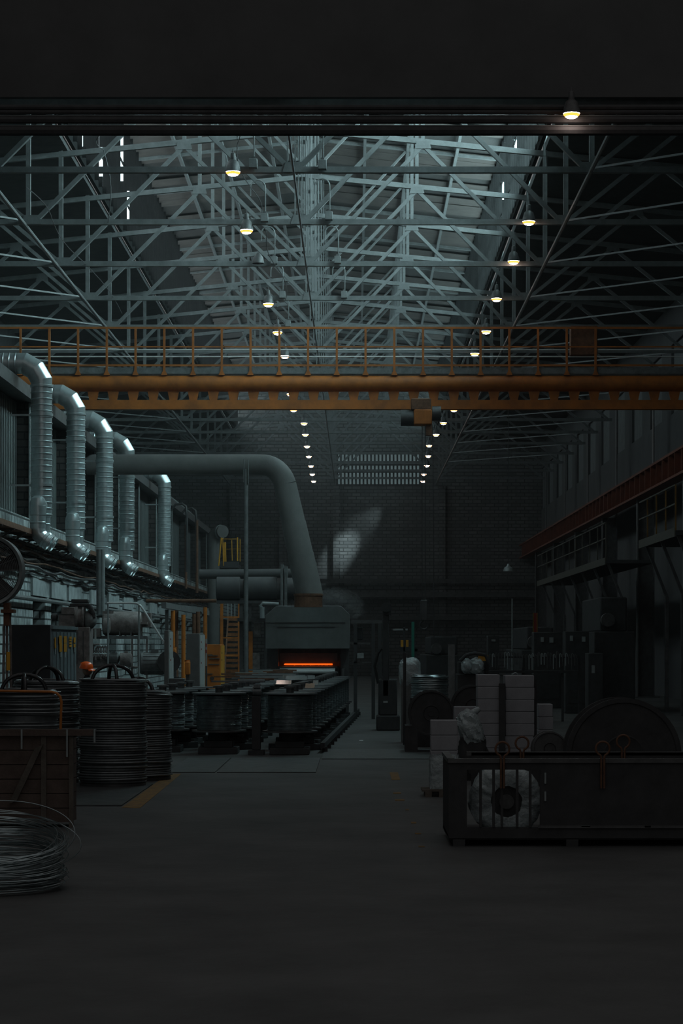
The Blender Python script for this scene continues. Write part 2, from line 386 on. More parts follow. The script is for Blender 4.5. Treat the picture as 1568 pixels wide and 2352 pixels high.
# ================================================================== ROOF TRUSSES
BN = [-14.0, -7.9, -1.35, 5.05, 11.6]; TN = [-11.0, -4.65, 1.8, 8.3]
ZB = 12.28
def ztop(x): return 15.9-abs(x-RC)*.10
def make_truss():
    t = thing('roof_truss', 'x', 'roof truss', (RC, 48.6, ZB)); y = 48.6
    MB().beam((-14.0,y,ZB),(11.7,y,ZB),.13,.13).build('bottom_chord', M['steel'], t)
    b = MB(); b.beam((-14.0,y,ztop(-14)),(RC,y,ztop(RC)),.12,.14); b.beam((RC,y,ztop(RC)),(11.7,y,ztop(11.7)),.12,.14); b.build('top_chord', M['steel'], t)
    for i, tx in enumerate(TN):
        for bx in (BN[i]+.12, BN[i+1]-.12):
            MB().beam((bx,y,ZB+.05),(tx,y,ztop(tx)-.1),.10,.12,up=(0,1,0)).build('diagonal', M['steel'], t)
        MB().prism([(tx-.22,ztop(tx)-.2),(tx+.22,ztop(tx)-.2),(tx+.17,ztop(tx)),(tx-.17,ztop(tx))], y-.08, y-.06).build('gusset_plate', M['steel'], t)
    for x in (BN[1]-.08, BN[3]+.05):
        MB().box(x-.055,x+.055,y-.05,y+.05,ZB,19.1).build('post', M['steel'], t)
    b = MB()
    for dx in (-.14,-.06,.03,.12): b.box(RC+dx-.016,RC+dx+.016,y-.07,y+.07,ZB,19.7)
    for k in range(8): b.box(RC-.15,RC+.14,y-.02,y+.0,ZB+.1+k*.9,ZB+.2+k*.9)
    b.build('lattice_post', M['steel'], t)
    for x in (-4.65, 1.8): MB().box(x-.05,x+.05,y-.05,y+.05,ztop(x),19.4).build('lantern_post', M['steel'], t)
    for sx in (-1, 1):
        MB().beam((RC,y,15.95),(RC+sx*3.2,y,19.4),.08,.08,up=(0,1,0)).build('lantern_brace', M['steel'], t)
    for bx in BN[1:4]: MB().prism([(bx-.25,ZB-.06),(bx+.25,ZB-.06),(bx+.18,ZB+.16),(bx-.18,ZB+.16)], y-.09, y-.075).build('node_plate', M['steel'], t)
    b = MB(); b.beam((RX0,y,19.0),(RC,y,19.7),.1,.14); b.beam((RC,y,19.7),(RX1,y,19.0),.1,.14); b.build('lantern_rafter', M['steel'], t)
    return t
tr = make_truss()
for i in range(17):
    yv = 42.6+6*i
    lab = 'grey steel roof truss, %s from the front of the hall' % ORD[i]
    g = 'roof trusses across the hall'
    if i == 1: o = tr; tr['label'] = lab; tr['group'] = g
    else: o = dup(tr, (RC, yv, ZB), lab, group=g)
# longitudinal ties and braces
for x, lab in ((5.05,'long straight tie pipe running down the right side under the trusses'),(-8.05,'long tie pipe running down the left side under the trusses'),(RC,'long tie running down the middle under the trusses')):
    b = MB().tube([(x,43.1,ZB-.09),(x,142.9,ZB-.09)], .05 if x != RC else .025, 8)
    single('tie_pipe', b, M['steel'], lab, 'tie pipe')
k = 0
for i in range(1, 15):
    ya, yb = 42.6+6*i, 36.6+6*i
    if yb < 43: yb = 43.1
    for sx, x0, x1, nm in ((1,5.05,11.6,'right'),(-1,-8.0,-14.0,'left')):
        single('brace_bar', MB().beam((x0+sx*.1,ya-.12,ZB+.02),(x1,yb+.12,ZB+.02),.055,.045), M['steel'],
               'slanting wind brace between trusses on the %s side, %s from the front' % (nm, ORD[i-1]), 'brace', 'wind braces between the trusses')
# purlins along the lantern roof
for i, x in enumerate((-6.2,-4.65,-3.0,-1.35,.3,1.8,3.5)):
    zz = 19.8-abs(x-RC)*.109-.07
    single('roof_purlin', MB().box(x-.05,x+.05,43.1,142.9,zz-.13,zz), M['steel'], 'long roof purlin under the lantern boards, %s from the left' % ORD[i], 'purlin', 'purlins under the lantern roof')
# pipes slung under the first truss in front of the bulkhead
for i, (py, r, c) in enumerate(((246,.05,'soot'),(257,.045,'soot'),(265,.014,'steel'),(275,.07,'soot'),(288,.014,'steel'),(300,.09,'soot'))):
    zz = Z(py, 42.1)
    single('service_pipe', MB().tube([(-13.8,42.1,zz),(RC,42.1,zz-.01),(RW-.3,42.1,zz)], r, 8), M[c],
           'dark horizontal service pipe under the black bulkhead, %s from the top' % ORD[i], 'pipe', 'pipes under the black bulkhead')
# ================================================================== CEILING LAMPS
def make_lamp():
    t = thing('ceiling_lamp', 'x', 'lamp', (0,0,0))
    MB().lathe([(.03,.42),(.05,.40),(.06,.26),(.11,.22),(.15,.08),(.165,.0),(.155,.0),(.14,.07),(.05,.2)], (0,0,0), n=24, capb=False).build('housing', M['steel_dark'], t)
    MB().lathe([(.150,.02),(.148,-.01),(.13,-.045),(.09,-.075),(.04,-.09),(.005,-.093)], (0,0,0), n=24).build('diffuser', M['lamp'], t)
    MB().lathe([(.150,-.008),(.152,-.02),(.118,-.06),(.112,-.058),(.146,-.016)], (0,0,0), n=24, capa=False, capb=False).build('fringe_ring', M['lampfringe'], t)  # glowing ring added for the orange fringe below the lamp
    MB().cyl((0,0,.42),(0,0,.5),.012,n=6).build('hanger_rod', M['steel_dark'], t)
    return t
LAMP = make_lamp(); first = True
left = [(535,395,1),(566,529,2),(616,698,4),(637,763,5),(654,818,6),(667,905,8),(674,941,9),(698,972,10),(701,998,11),(705,1025,12),(709,1048,13),(714,1070,14),(717,1089,15),(720,1105,16)]
right = [(1312,261,0),(1214,509,2),(1179,600,3),(1140,686,4),(1116,761,5),(1090,812,6),(1042,941,9),(1018,971,10),(1001,998,11),(985,1023,12),(983,1047,13),(980,1069,14),(973,1089,15),(971,1105,16)]
for nm, row in (('left', left), ('right', right)):
    for i, (px, py, ti) in enumerate(row):
        d = 42.6+6*ti-.3 if ti else 41.8
        p = P(px, py, d)
        lab = 'glowing round high bay lamp in the %s row, %s lit from the front' % (nm, ORD[i])
        g = 'lamps in two rows under the trusses'
        if first: LAMP.location = p; LAMP['label'] = lab; LAMP['group'] = g; first = False
        else: dup(LAMP, p, lab, group=g)
# unlit lamp
t = thing('ceiling_lamp', 'dark unlit dome lamp on the chord of the fourth truss', 'lamp', P(593,605,60.3))
MB().lathe([(.02,.3),(.06,.26),(.13,.16),(.16,.0),(.145,.0),(.1,.1)], t.location, n=20).build('housing', M['steel_dark'], t)
# flood boxes with bent conduit on the chords
def flood(px, py, ti, big):
    d = 42.6+6*ti-.2; c = P(px, py, d); kk = d/F
    t = thing('flood_box', 'small square grey junction box on the %s truss chord, %s of the middle post' % (ORD[ti], 'left' if px < 700 else 'right'), 'junction box', c, 'junction boxes on the truss chords')
    MB().box(c.x-.09,c.x+.09,d-.08,d+.1,c.z-.09,c.z+.11).build('box_body', M['steel'], t, bevel=.01)
    MB().box(c.x-.04,c.x+.04,d+.0,d+.05,c.z+.11,c.z+.17).build('cable_gland', M['steel_dark'], t)
    pts = [(c.x+.02, d+.05, c.z+.1)]
    for k in range(9): a = PI*k/8; pts.append((c.x-.16+.18*math.cos(a), d+.05, c.z+.75+.18*math.sin(a)))
    pts.append((c.x-.34, d+.05, c.z+.55))
    MB().tube(pts, .016, 6).build('bent_conduit', M['steel'], t)
for px, py, ti in ((581,377,1),(740,380,1),(607,501,2),(755,497,2),(629,599,3),(775,598,3),(648,678,4),(790,678,4),(661,744,5)):
    flood(px, py, ti, 1)
# sagging cables in the roof
for i, pts in enumerate((((536,250,46),(545,330,50),(575,430,54),(600,500,54.5)),((205,252,45),(228,310,48),(238,345,54),(248,512,54.5)),((60,430,50),(120,505,54),(190,600,60),(280,720,70)),((575,500,54.5),(612,540,58),(640,620,60),(655,690,66)))):
    ps = [P(*q) for q in pts]; out = []
    for a in range(len(ps)-1):
        for s_ in range(6):
            u = s_/6; q = ps[a].lerp(ps[a+1], u); q.x += .12*math.sin(u*PI)*(-1)**a; out.append(q)
    out.append(ps[-1])
    single('hanging_cable', MB().tube(out, .012, 5), M['steel_dark'], 'thin dark cable sagging between the roof trusses, %s from the left' % ['third','first','second','fourth'][i], 'cable')
# ================================================================== BRIDGE CRANE
D = 61.8
t = thing('bridge_crane', 'orange bridge crane spanning the hall with a railed walkway and slotted girder', 'crane', (-1.3, D, 8.45))
kx = D/F
MB().tube([(-13.2,D,9.19),(10.7,D,9.19)], .225, 24).build('tube_girder', M['orange'], t)
b = MB(); x = -13.2; pitch = .552
hole0 = X(237,D)
x = hole0-25*pitch
while x < 10.6:
    a0 = x+.17; a1 = x+pitch-.17
    b.prism([(a0+.01,8.7),(a1-.01,8.7),(a1+.06,9.02),(a0-.06,9.02)], D-.05, D+.05); x += pitch
b.box(-13.2,10.7,D-.07,D+.07,8.98,9.08)
b.build('slotted_web', M['orange'], t)
MB().box(-13.2,10.7,D-.16,D+.16,8.47,8.72).build('bottom_flange', M['orange'], t)
b = MB().box(-13.2,10.7,D-.1,D+.75,9.40,9.52); b.box(-13.2,10.7,D-.14,D-.1,9.44,9.62); b.build('walkway_deck', M['machine_grey'], t)
for zz, r in ((10.70,.022),(10.18,.014),(9.67,.02)):
    MB().box(-13.2,10.7,D-.15-r,D-.15+r,zz-r*1.3,zz+r*1.3).build('handrail', M['orange'], t)
x = X(115,D); x -= .79*11
p0 = None
for i in range(31):
    xx = x+i*.79
    if xx > 10.6: break
    MB().box(xx-.03,xx+.03,D-.18,D-.13,9.42,10.7).build('railing_post', M['orange'], t)
for i in range(31):
    xx = x+i*.79
    if xx > 10.6: break
    MB().prism([(xx-.09,9.4),(xx+.09,9.4),(xx+.03,9.52),(xx-.03,9.52)], D-.2, D-.14).build('walkway_bracket', M['orange'], t)
MB().box(-13.2,10.7,D+1.9,D+2.05,9.42,9.8).build('rear_girder', M['orange'], t)
b = MB()
for zz in (10.2,10.4): b.tube([(-13.2,D+2.1,zz),(10.7,D+2.1,zz)], .02, 6)
b.build('cable_line', M['chrome'], t)
b = MB(); b.pb(1310,1372,748,815,D-.0,.35); b.build('control_box', M['rust'], t, bevel=.02)
for xe in (-13.2, 10.7): MB().box(xe-.2,xe+.2,D-1.6,D+2.6,8.5,9.1).build('end_carriage', M['orange'], t)
# hoist
d = 60.6
h = thing('crane_hoist', 'dark hoist trolley hanging under the orange crane girder with two motors', 'hoist', P(966,985,d))
b = MB(); b.pb(950,992,940,975,d,.5); b.build('hoist_body', M['orange'], h, bevel=.03)
b = MB(); b.pb(944,990,915,940,d+.05,.5); b.build('trolley_frame', M['rust'], h, bevel=.02)
b = MB(); b.cyl(P(920,960,d+.25), P(950,960,d+.25), .22, n=20); b.build('motor', M['black'], h)
b = MB(); b.cyl(P(992,950,d+.25), P(1012,950,d+.25), .2, n=20); b.build('motor', M['black'], h)
b = MB(); b.pb(978,992,965,1000,d+.1,.2); b.build('limit_switch', M['rust'], h)
b = MB()
for px in (969,976): b.tube([P(px,975,d+.2), P(px,1380,d+.2)], .012, 5)
b.build('hoist_rope', M['black'], h)
b = MB(); b.pb(966,981,1378,1425,d+.12,.18)
hk = b.build('hook_block', M['black'], h, bevel=.02)
pts = [P(973,1424,d+.2)]+[P(973,1438,d+.2)+Vector((.11*math.sin(a),0,-.0-.11*math.cos(a)+.02)) for a in [i*.45-2.6 for i in range(1,11)]]
MB().tube(pts, .025, 8).build('hook', M['black'], hk)
single('pendant_cable', MB().tube([P(993,975,60.8),P(995,1200,60.8),P(996,1480,60.8)], .012, 5), M['black'], 'thin vertical pendant cable right of the hoist ropes', 'cable')
# runway beams
for side, x, lab in ((1,10.6,'rusty red crane runway beam along the right wall'),(-1,-13.3,'crane runway beam along the far left wall')):
    t = thing('runway_beam', lab, 'beam', (x,42,7.5))
    b = MB(); b.box(x-.25,x+.25,30,142.8,8.25,8.33); b.box(x-.25,x+.25,30,142.8,7.45,7.53); b.box(x-.03,x+.03,30,142.8,7.5,8.3); b.build('girder', M['runway'], t)
    b = MB(); b.box(x-.04,x+.04,30,142.8,8.33,8.45); b.build('rail', M['steel_dark'], t)
    yy = 31
    while yy < 142 and side > 0: MB().box(x-.24,x+.24,yy,yy+.06,7.5,8.3).build('stiffener', M['runway'], t); yy += 1.5
for i in range(9):
    yy = 48.6+12*i
    if yy > 142: break
    t = thing('steel_column', 'dark steel column under the right runway beam, %s from the front' % ORD[i], 'column', (10.9,yy,0), 'columns along the right wall')
    b = MB(); b.box(10.6,11.2,yy-.02,yy+.02,.03,7.45); b.box(10.58,10.62,yy-.2,yy+.2,.03,7.45); b.box(11.18,11.22,yy-.2,yy+.2,.03,12.2); b.build('shaft', M['steel_dark'], t)
    MB().box(10.45,11.4,yy-.35,yy+.35,0,.03).build('base_plate', M['steel_dark'], t)
# ================================================================== GALVANISED DUCTS ON THE LEFT BUILDING
def gored(path, r, n=20):
    return path
def make_duct():
    x, y = -6.72, 47.9
    t = thing('ventilation_duct', 'x', 'duct', (x, y, 4.2))
    r = .222; R_ = .5; zc = 8.0; zt = zc-R_
    prof = []; z = 4.74
    prof.append((r, z)); 
    while z < zt-.16:
        prof += [(r, z+.012), (r+.013, z+.02), (r+.013, z+.035), (r, z+.043), (r, z+.128)]; z += .13
    prof.append((r, zt))
    MB().lathe(prof, (x,y,0), n=32, capa=True, capb=False).build('spiral_pipe', M['galv'], t)
    # gored elbow, two mitred segments between short straight stubs
    n = 32; cs = math.cos(math.radians(15)); st = []
    for deg in (0,15,45,75,90):
        an = math.radians(deg); k_ = 1/cs if 0 < deg < 90 else 1.0
        rad = Vector((math.cos(an),0,math.sin(an))); pt = Vector((x-R_,y,zt))+rad*R_*k_
        st.append([pt+rad*(r+.004)*k_*math.cos(2*PI*q/n)+Vector((0,1,0))*(r+.004)*math.sin(2*PI*q/n) for q in range(n)])
    for k in range(4):
        MB()._add(st[k]+st[k+1], [(q,(q+1)%n,n+(q+1)%n,n+q) for q in range(n)]).build('elbow_segment', M['galv'], t)
    MB().lathe([(r+.012,zt-.02),(r+.02,zt-.01),(r+.02,zt+.03),(r+.012,zt+.04)], (x,y,0), n=32, capa=False, capb=False).build('collar_band', M['galv'], t)
    prof = [(r,0)]; z = 0
    while z < 1.3: prof += [(r,z+.03),(r+.008,z+.04),(r+.008,z+.055),(r,z+.063),(r,z+.128)]; z += .13
    MB().lathe(prof, (x-R_,y,zc), ax=(-1,0,0), n=32).build('horizontal_pipe', M['galv'], t)
    # saddle with two branches, front and back, each turning out to the right
    for s_, nm in ((-1,0),(1,1)):
        yy = y+s_*.36; xb = x-.03; rb = .165; zb = 4.22
        MB().lathe([(rb*.5,5.14),(rb*.85,5.10),(rb+.005,5.0),(rb+.01,4.92)], (xb,yy,0), n=28, capb=False).build('branch_cap', M['galv'], t)
        MB().lathe([(rb,4.95),(rb+.012,4.94),(rb+.012,4.74),(rb,4.73),(rb,4.60),(rb+.008,4.59),(rb+.008,4.57),(rb,4.56),(rb,4.45)], (xb,yy,0), n=28, capa=False, capb=False).build('branch_pipe', M['galv'], t)
        RR = .26; cx = xb+RR
        for k in range(2):
            a0, a1 = math.radians(28)*k, math.radians(28)*(k+1)
            vs_ = []; n = 28; b = MB()
            for an in (a0,a1):
                pt = Vector((cx-RR*math.cos(an), yy, 4.45-RR*math.sin(an))); rad = Vector((math.cos(an),0,math.sin(an)))
                for q in range(n): vs_.append(pt+rad*(rb+.003)*math.cos(2*PI*q/n)+Vector((0,1,0))*(rb+.003)*math.sin(2*PI*q/n))
            b._add(vs_, [(q,(q+1)%n,n+(q+1)%n,n+q) for q in range(n)]); b.build('branch_elbow', M['galv'], t)
        an = math.radians(56); pt = Vector((cx-RR*math.cos(an), yy, 4.45-RR*math.sin(an))); dr = Vector((math.sin(an),0,-math.cos(an)))
        MB().lathe([(rb,0),(rb+.01,.01),(rb+.01,.06),(rb,.07),(rb,.14),(rb+.012,.15),(rb+.012,.17),(rb-.01,.17),(rb-.02,.05)], pt, ax=dr, n=28, capa=False, capb=False).build('outlet', M['galv'], t)
    MB().cyl((x,y-.36,4.95),(x,y+.36,4.95),.15,n=24).build('saddle', M['galv'], t)
    for zz in (5.4,6.9):
        b = MB(); b.box(LW+.0,x-.2,y-.02,y+.02,zz-.02,zz+.02); b.lathe([(r+.012,zz-.03),(r+.02,zz-.03),(r+.02,zz+.03),(r+.012,zz+.03)], (x,y,0), n=28, capa=False, capb=False)
        b.build('wall_clamp', M['galv'], t)
    return t
DU = make_duct(); DU['group'] = 'galvanised ducts on the left building'
for i, y in enumerate((47.9,53.75,59.9,65.7,78.6)):
    lab = 'silver spiral duct with forked outlets on the left building, %s from the left' % ORD[i]
    if i == 0: DU['label'] = lab
    else: dup(DU, (-6.72, y, 4.2), lab)
# ================================================================== SERVICES ALONG THE LEFT WALL
t = thing('cable_tray', 'long rusty cable tray on brackets along the left brick wall', 'cable tray', (LW+.3,40,4.3))
b = MB(); b.box(LW+.12,LW+.16,20,112,4.34,4.44); b.box(LW+.5,LW+.54,20,112,4.34,4.44); b.box(LW+.12,LW+.54,20,112,4.33,4.345); b.build('tray', M['rust'], t)
yy = 21
while yy < 112: b = MB(); b.beam((LW+.01,yy,4.31),(LW+.55,yy,4.31),.04); b.beam((LW+.02,yy,3.95),(LW+.5,yy,4.3),.03); b.build('tray_bracket', M['steel_dark'], t); yy += 1.6
rn = random.Random(11)
for i in range(7):
    zz = 4.22-i*.10; xx = LW+.08+.05*(i % 3); pts = []
    yy = 30
    while yy < 110: pts.append((xx+rn.uniform(-.02,.05), yy, zz+rn.uniform(-.07,.05))); yy += 1.3
    single('wall_cable', MB().tube(pts, rn.choice([.018,.028,.035]), 6), M[['steel_dark','rust','black'][i % 3]], 'long sagging cable under the tray on the left wall, %s from the top' % ORD[i], 'cable', 'cables along the left wall')
single('wall_pipe', MB().tube([(LW+.15,38,3.02),(LW+.15,110,3.02)], .05, 8), M['machine_grey'], 'dark pipe along the left wall above the openings', 'pipe')
# horizontal brown pipe, pipes dropping from the tray
def vpipe(px, y0, y1, d, r, mt, lab, name='vertical_pipe'):
    single(name, MB().cyl(P(px,y0,d), P(px,y1,d), r, n=12), M[mt], lab, 'pipe')
single('brown_pipe', MB().tube([P(335,1380,66), P(497,1380,66)], .055, 10), M['rust'], 'brown horizontal pipe left of the two dark drums', 'pipe')
vpipe(427,1205,1352,88,.05,'rust','thin brown pipe dropping beside the last ribbed panels, left one')
vpipe(452,1195,1362,92,.06,'rust','thicker brown pipe dropping at the end of the left building')
vpipe(236,1262,1412,52.5,.05,'galv_dull','grey vertical pipe behind the pump tank')
vpipe(227,1262,1412,52.8,.06,'machine_grey','dark vertical pipe just left of the grey pipe behind the pump tank')
for px, y0, y1, d, mt, lab in ((397,1402,None,56,'orange2','orange vertical pipe beside the inclined handrail'),(421,1412,None,58,'orange2','orange vertical pipe just left of the grey switch cabinet'),
        (446,1410,1460,60,'rust','short brown pipe above the grey switch cabinet'),(455,1405,1460,60,'rust','second short brown pipe above the grey switch cabinet'),(471,1395,None,63,'orange2','orange vertical pipe above the orange cabinet'),
        (405,1400,None,60,'rust','thin brown pipe behind the orange pipes')):
    a = P(px,y0,d); bz = Z(y1,d) if y1 else 0.0
    single('vertical_pipe', MB().cyl(a, (a.x,a.y,bz), .055, n=12), M[mt], lab, 'pipe')
# canopy frame over the pipes
t = thing('pipe_rack', 'grey steel rack over the orange pipes beside the brick wall', 'pipe rack', P(425,1410,60))
b = MB(); b.beam(P(376,1390,54),P(476,1408,66),.12,.14); b.beam(P(400,1392,58),P(476,1400,66),.08,.08); b.build('rack_beam', M['machine_grey'], t)
b = MB()
for px in (440,450,460): b.beam(P(px,1405,63),P(px+12,1420,63),.04); b.beam(P(px+12,1405,63),P(px,1420,63),.04)
b.build('bracing', M['steel_dark'], t)
for px, d in ((383,55),(474,65.8)):
    a = P(px,1400,d); MB().box(a.x-.04,a.x+.04,d-.04,d+.04,0,a.z).build('rack_leg', M['steel_dark'], t)
# grey duct with double elbow at the end of the building
t = thing('exhaust_pipe', 'dark grey exhaust pipe with an elbow at the end of the left building', 'pipe', P(492,1500,100))
d = 100; a = P(490,1240,d)
pts = [P(490,1600,d)]+[P(490,1250,d)]
MB().cyl((a.x,d,0.02),(a.x,d,Z(1245,d)),.27,n=20).build('riser', M['duct_dark'], t)
b = MB(); b.tube([(a.x,d,Z(1248,d)),(a.x,d,Z(1238,d)),(a.x+.05,d-.05,Z(1230,d)),(a.x+.2,d-.15,Z(1224,d)),(a.x+.35,d-.3,Z(1222,d)),(a.x+.45,d-.5,Z(1222,d))], .28, 20); b.build('elbow', M['duct_dark'], t)
b = MB().lathe([(.29,0),(.33,.0),(.33,.05),(.29,.05)], (a.x+.3,d-.25,Z(1223,d)), ax=(.7,-.6,0), n=20); b.build('flange', M['galv_dull'], t)
# sheets on the roof of the left building, floodlight arms
for i, (ya, yb) in enumerate(((90.5,94.5),(95,98.6),(99,102.5),(103,106.5))):
    b = MB(); n = 10
    for k in range(n):
        y0 = ya+(yb-ya)*k/n; b.prism([(LW+.1,7.72),(LW+.14,7.72),(LW-.5,8.32),(LW-.54,8.32)], y0, y0+(yb-ya)/n*.55)
    b.prism([(LW+.08,7.70),(LW+.11,7.70),(LW-.53,8.30),(LW-.56,8.30)], ya, yb)
    single('leaning_sheet', b, M['galv_dull'], 'corrugated sheet leaning on the far end of the left building roof, %s from the front' % ORD[i], 'sheet', 'corrugated sheets on the roof edge')
for i, (px, py, d) in enumerate(((424,1160,87),(446,1170,92))):
    a = P(px, py, d)
    single('bent_pipe', MB().tube([(a.x-.5,d,a.z-.15),(a.x-.35,d,a.z+.02),(a.x-.1,d,a.z+.05),(a.x+.05,d,a.z-.05),(a.x+.08,d,a.z-.4),(a.x+.08,d,a.z-2.6)], .05, 8), M['black'],
           'black bent pipe hooked over the roof edge, %s one' % ('left','right')[i], 'pipe')
# ================================================================== LONG DARK DUCT, FURNACE
D = 63.0; kk = D/F
t = thing('furnace_duct', 'large dark duct bending down from the left to the furnace hood', 'duct', P(705,1385,D))
r = 23.5*kk
pts = [P(200,1067,D), P(262,1067,D)]
b = MB().tube([P(200,1067,D), P(400,1067,D), P(596,1067,D)], r, 32); b.build('horizontal_section', M['duct_dark'], t)
pts = []; rr = []
c = P(600,1128,D); R_ = 61*kk
pts = [P(594,1067,D)]; rr = [r]
for i in range(1,11):
    a = math.radians(76)*i/10
    pts.append(Vector((c.x+R_*math.sin(a)*.92, D, c.z+R_*math.cos(a)))); rr.append(r*(1+.10*i/10))
b = MB().tube(pts, r, 32, radii=rr, caps=False); b.build('elbow', M['duct_dark'], t)
p0 = pts[-1]; p1 = P(712,1372,D); 
segs = [p0.lerp(p1, u) for u in (0,.33,.36,.66,1)]
b = MB(); q = p0.lerp(p1,.34); b.tube([p0,q], 0, 32, radii=[r*1.1,r*1.16]); b.build('upper_section', M['duct_dark'], t)
q2 = p0.lerp(p1,.62); b = MB().tube([q,q2], 0, 32, radii=[r*1.2,r*1.24]); b.build('middle_section', M['duct_dark'], t)
b = MB().tube([q2,p1], 0, 32, radii=[r*1.28,r*1.32]); b.build('lower_section', M['duct_dark'], t)
b = MB().lathe([(r*1.38,-.18),(r*1.38,.14),(r*1.45,.14),(r*1.45,.2),(r*1.3,.2)], P(708,1380,D), n=32); b.build('collar', M['rust'], t)
# support pole
t = thing('support_pole', 'tall thin grey pole standing before the furnace and clamped to the dark duct', 'pole', (X(565,62.3),62.3,0))
a = P(565,1110,62.3)
MB().cyl((a.x,62.3,.02),(a.x,62.3,a.z+.4),.06,n=12).build('pole', M['machine_grey'], t)
b = MB(); b.box(a.x-.07,a.x-.05,62.2,62.4,Z(1108,62.3),Z(1055,62.3)); b.box(a.x+.05,a.x+.07,62.2,62.4,Z(1112,62.3),Z(1055,62.3)); b.build('clamp_plate', M['steel'], t)
MB().box(a.x-.2,a.x+.2,62.1,62.5,0,.03).build('foot_plate', M['steel_dark'], t)
# furnace
D = 66.0
def fx(px): return X(px,D)
def fz(py): return Z(py,D)
t = thing('furnace', 'grey heat treatment furnace with a chamfered hood and red hot slot', 'furnace', (fx(707),D,0))
b = MB(); x0,x1 = fx(612),fx(803)
A = [(fx(613),fz(1490)),(fx(803),fz(1490)),(fx(803),fz(1412)),(fx(783),fz(1393)),(fx(638),fz(1393)),(fx(613),fz(1415))]
b.prism(A, D-1.2, D+2.2); b.build('hood', M['hood'], t, bevel=.015)
b = MB(); b.box(x0+.02,fx(792),D-1.23,D-1.19,fz(1431),fz(1430)); b.box(fx(640),fx(770),D-1.23,D-1.19,fz(1441),fz(1440)); b.build('hood_seam', M['steel_dark'], t)
b = MB(); b.box(x0+.03,fx(640),D-.4,D+2.2,0,fz(1490)); b.box(fx(782),x1-.03,D-.4,D+2.2,0,fz(1490)); b.box(fx(640),fx(782),D+.6,D+2.2,0,fz(1490)); b.build('furnace_body', M['steel_dark'], t)
b = MB(); b.box(fx(642),fx(775),D-.8,D+.55,fz(1534),fz(1530)); b.box(fx(640),fx(778),D-.1,D+.5,0,fz(1534)); b.box(fx(642),fx(775),D-.1,D+.5,fz(1521),fz(1500)); b.build('slot_lip', M['black'], t)
b = MB()
rn = random.Random(5)
for i in range(30):
    xx = fx(652)+(fx(764)-fx(652))*(i+.5)/30
    b.cyl((xx,D-.25,fz(1526)+rn.uniform(-.01,.01)),(xx,D+.5,fz(1526)),.018,n=6)
b.box(fx(653),fx(763),D+.3,D+.34,fz(1527.5),fz(1524))
b.build('red_hot_wires', M['glow'], t)
b = MB()
for i, (py, dd) in enumerate(((1538,-1.0),(1541,-1.6))): b.cyl((fx(645),D+dd,fz(py)),(fx(770),D+dd,fz(py)),.06,n=12)
b.build('guide_roller', M['chrome'], t)
b = MB(); b.box(fx(618),fx(624),D-1.9,D-.4,.0,fz(1535)); b.box(fx(785),fx(791),D-1.9,D-.4,.0,fz(1535)); b.build('roller_stand', M['steel_dark'], t)
# tilted mirror wedges added to make glints on the reel tops
for i, (xa, xb, py, d) in enumerate(((648,700,1555.5,63.2),(655,704,1559,62.3),(705,722,1557,62.6),(633,668,1569,59.2),(718,730,1569,58.8),(700,722,1577,56.4))):
    d = .715*F/(py-1480)
    single('glint_strip', MB().prismx([(d,1.262),(d+.45,1.262),(d+.45,1.262+.07)], X(xa,d), X(xb,d)), M['mirror'], 'mirror wedge added as a glint on the reel tops, %s from the back' % ORD[i], 'glint strip', 'added glint strips before the furnace')
# steam by the hood
# ---- drums left of the hood
D = 70.0
t = thing('blower_drum', 'pair of big dark horizontal drums left of the furnace duct', 'blower', P(568,1385,D))
MB().lathe([(.34,0),(.37,.02),(.37,.72),(.34,.74)], P(497,1352,D), ax=(1,0,0), n=32).build('drum', M['drumdark'], t)
MB().lathe([(.34,0),(.37,.02),(.37,1.02),(.34,1.04)], P(560,1352,D), ax=(1,0,0), n=32).build('drum', M['drumdark'], t)
MB().cyl(P(550,1352,D),P(562,1352,D),.3,n=24).build('coupling', M['black'], t)
MB().cyl(P(636,1352,D),P(690,1352,D),.34,n=24).build('neck', M['steel_dark'], t)
b = MB(); b.pb(644,650,1296,1392,D-.4,.8); b.pb(653,659,1300,1392,D-.4,.8); b.build('flange_plate', M['machine_grey'], t)
b = MB(); b.pb(659,684,1332,1385,D+.0,.1); b.build('end_plate', M['machine_grey'], t)
b = MB(); b.cyl(P(672,1340,D-.05),P(672,1340,D),.07,n=16); b.cyl(P(668,1360,D-.05),P(668,1360,D),.08,n=16); b.cyl(P(676,1376,D-.05),P(676,1376,D),.05,n=16); b.build('port_hole', M['black'], t)
b = MB(); b.pb(497,640,1379,1386,D-.2,.6); b.build('cradle', M['steel_dark'], t)
single('overhead_pipe', MB().tube([P(458,1319,74),P(705,1317,74)], .16, 20), M['drumdark'], 'dark horizontal pipe just above the two big drums', 'pipe')
# platform under the drums
t = thing('drum_platform', 'dark steel platform carrying the drums left of the furnace', 'platform', (X(560,D),D,0))
b = MB(); b.pb(545,640,1419,1427,D-.6,1.6); b.build('deck_beam', M['black'], t)
for px, w_ in ((550,8),(572,5),(607,8),(632,5)):
    b = MB(); b.box(X(px,D),X(px+w_,D),D-.1,D+.1,0,Z(1386,D)); b.build('leg', M['steel_dark'], t)
b = MB(); b.pb(571,580,1450,1560,D-.3,.2); b.build('orange_riser', M['orange2'], t)
b = MB(); b.pb(583,598,1430,1460,D-.3,.2); b.pb(580,596,1500,1540,D-.3,.2); b.build('gear_box', M['machine'], t)
b = MB(); b.tube([P(603,1400,D-.8),P(598,1392,D-.8),P(603,1386,D-.8),P(640,1388,D-.8)], .06, 10); b.tube([P(602,1394,D-.8),P(602,1420,D-.8)], .08, 10); b.build('grey_pipe', M['galv_dull'], t)
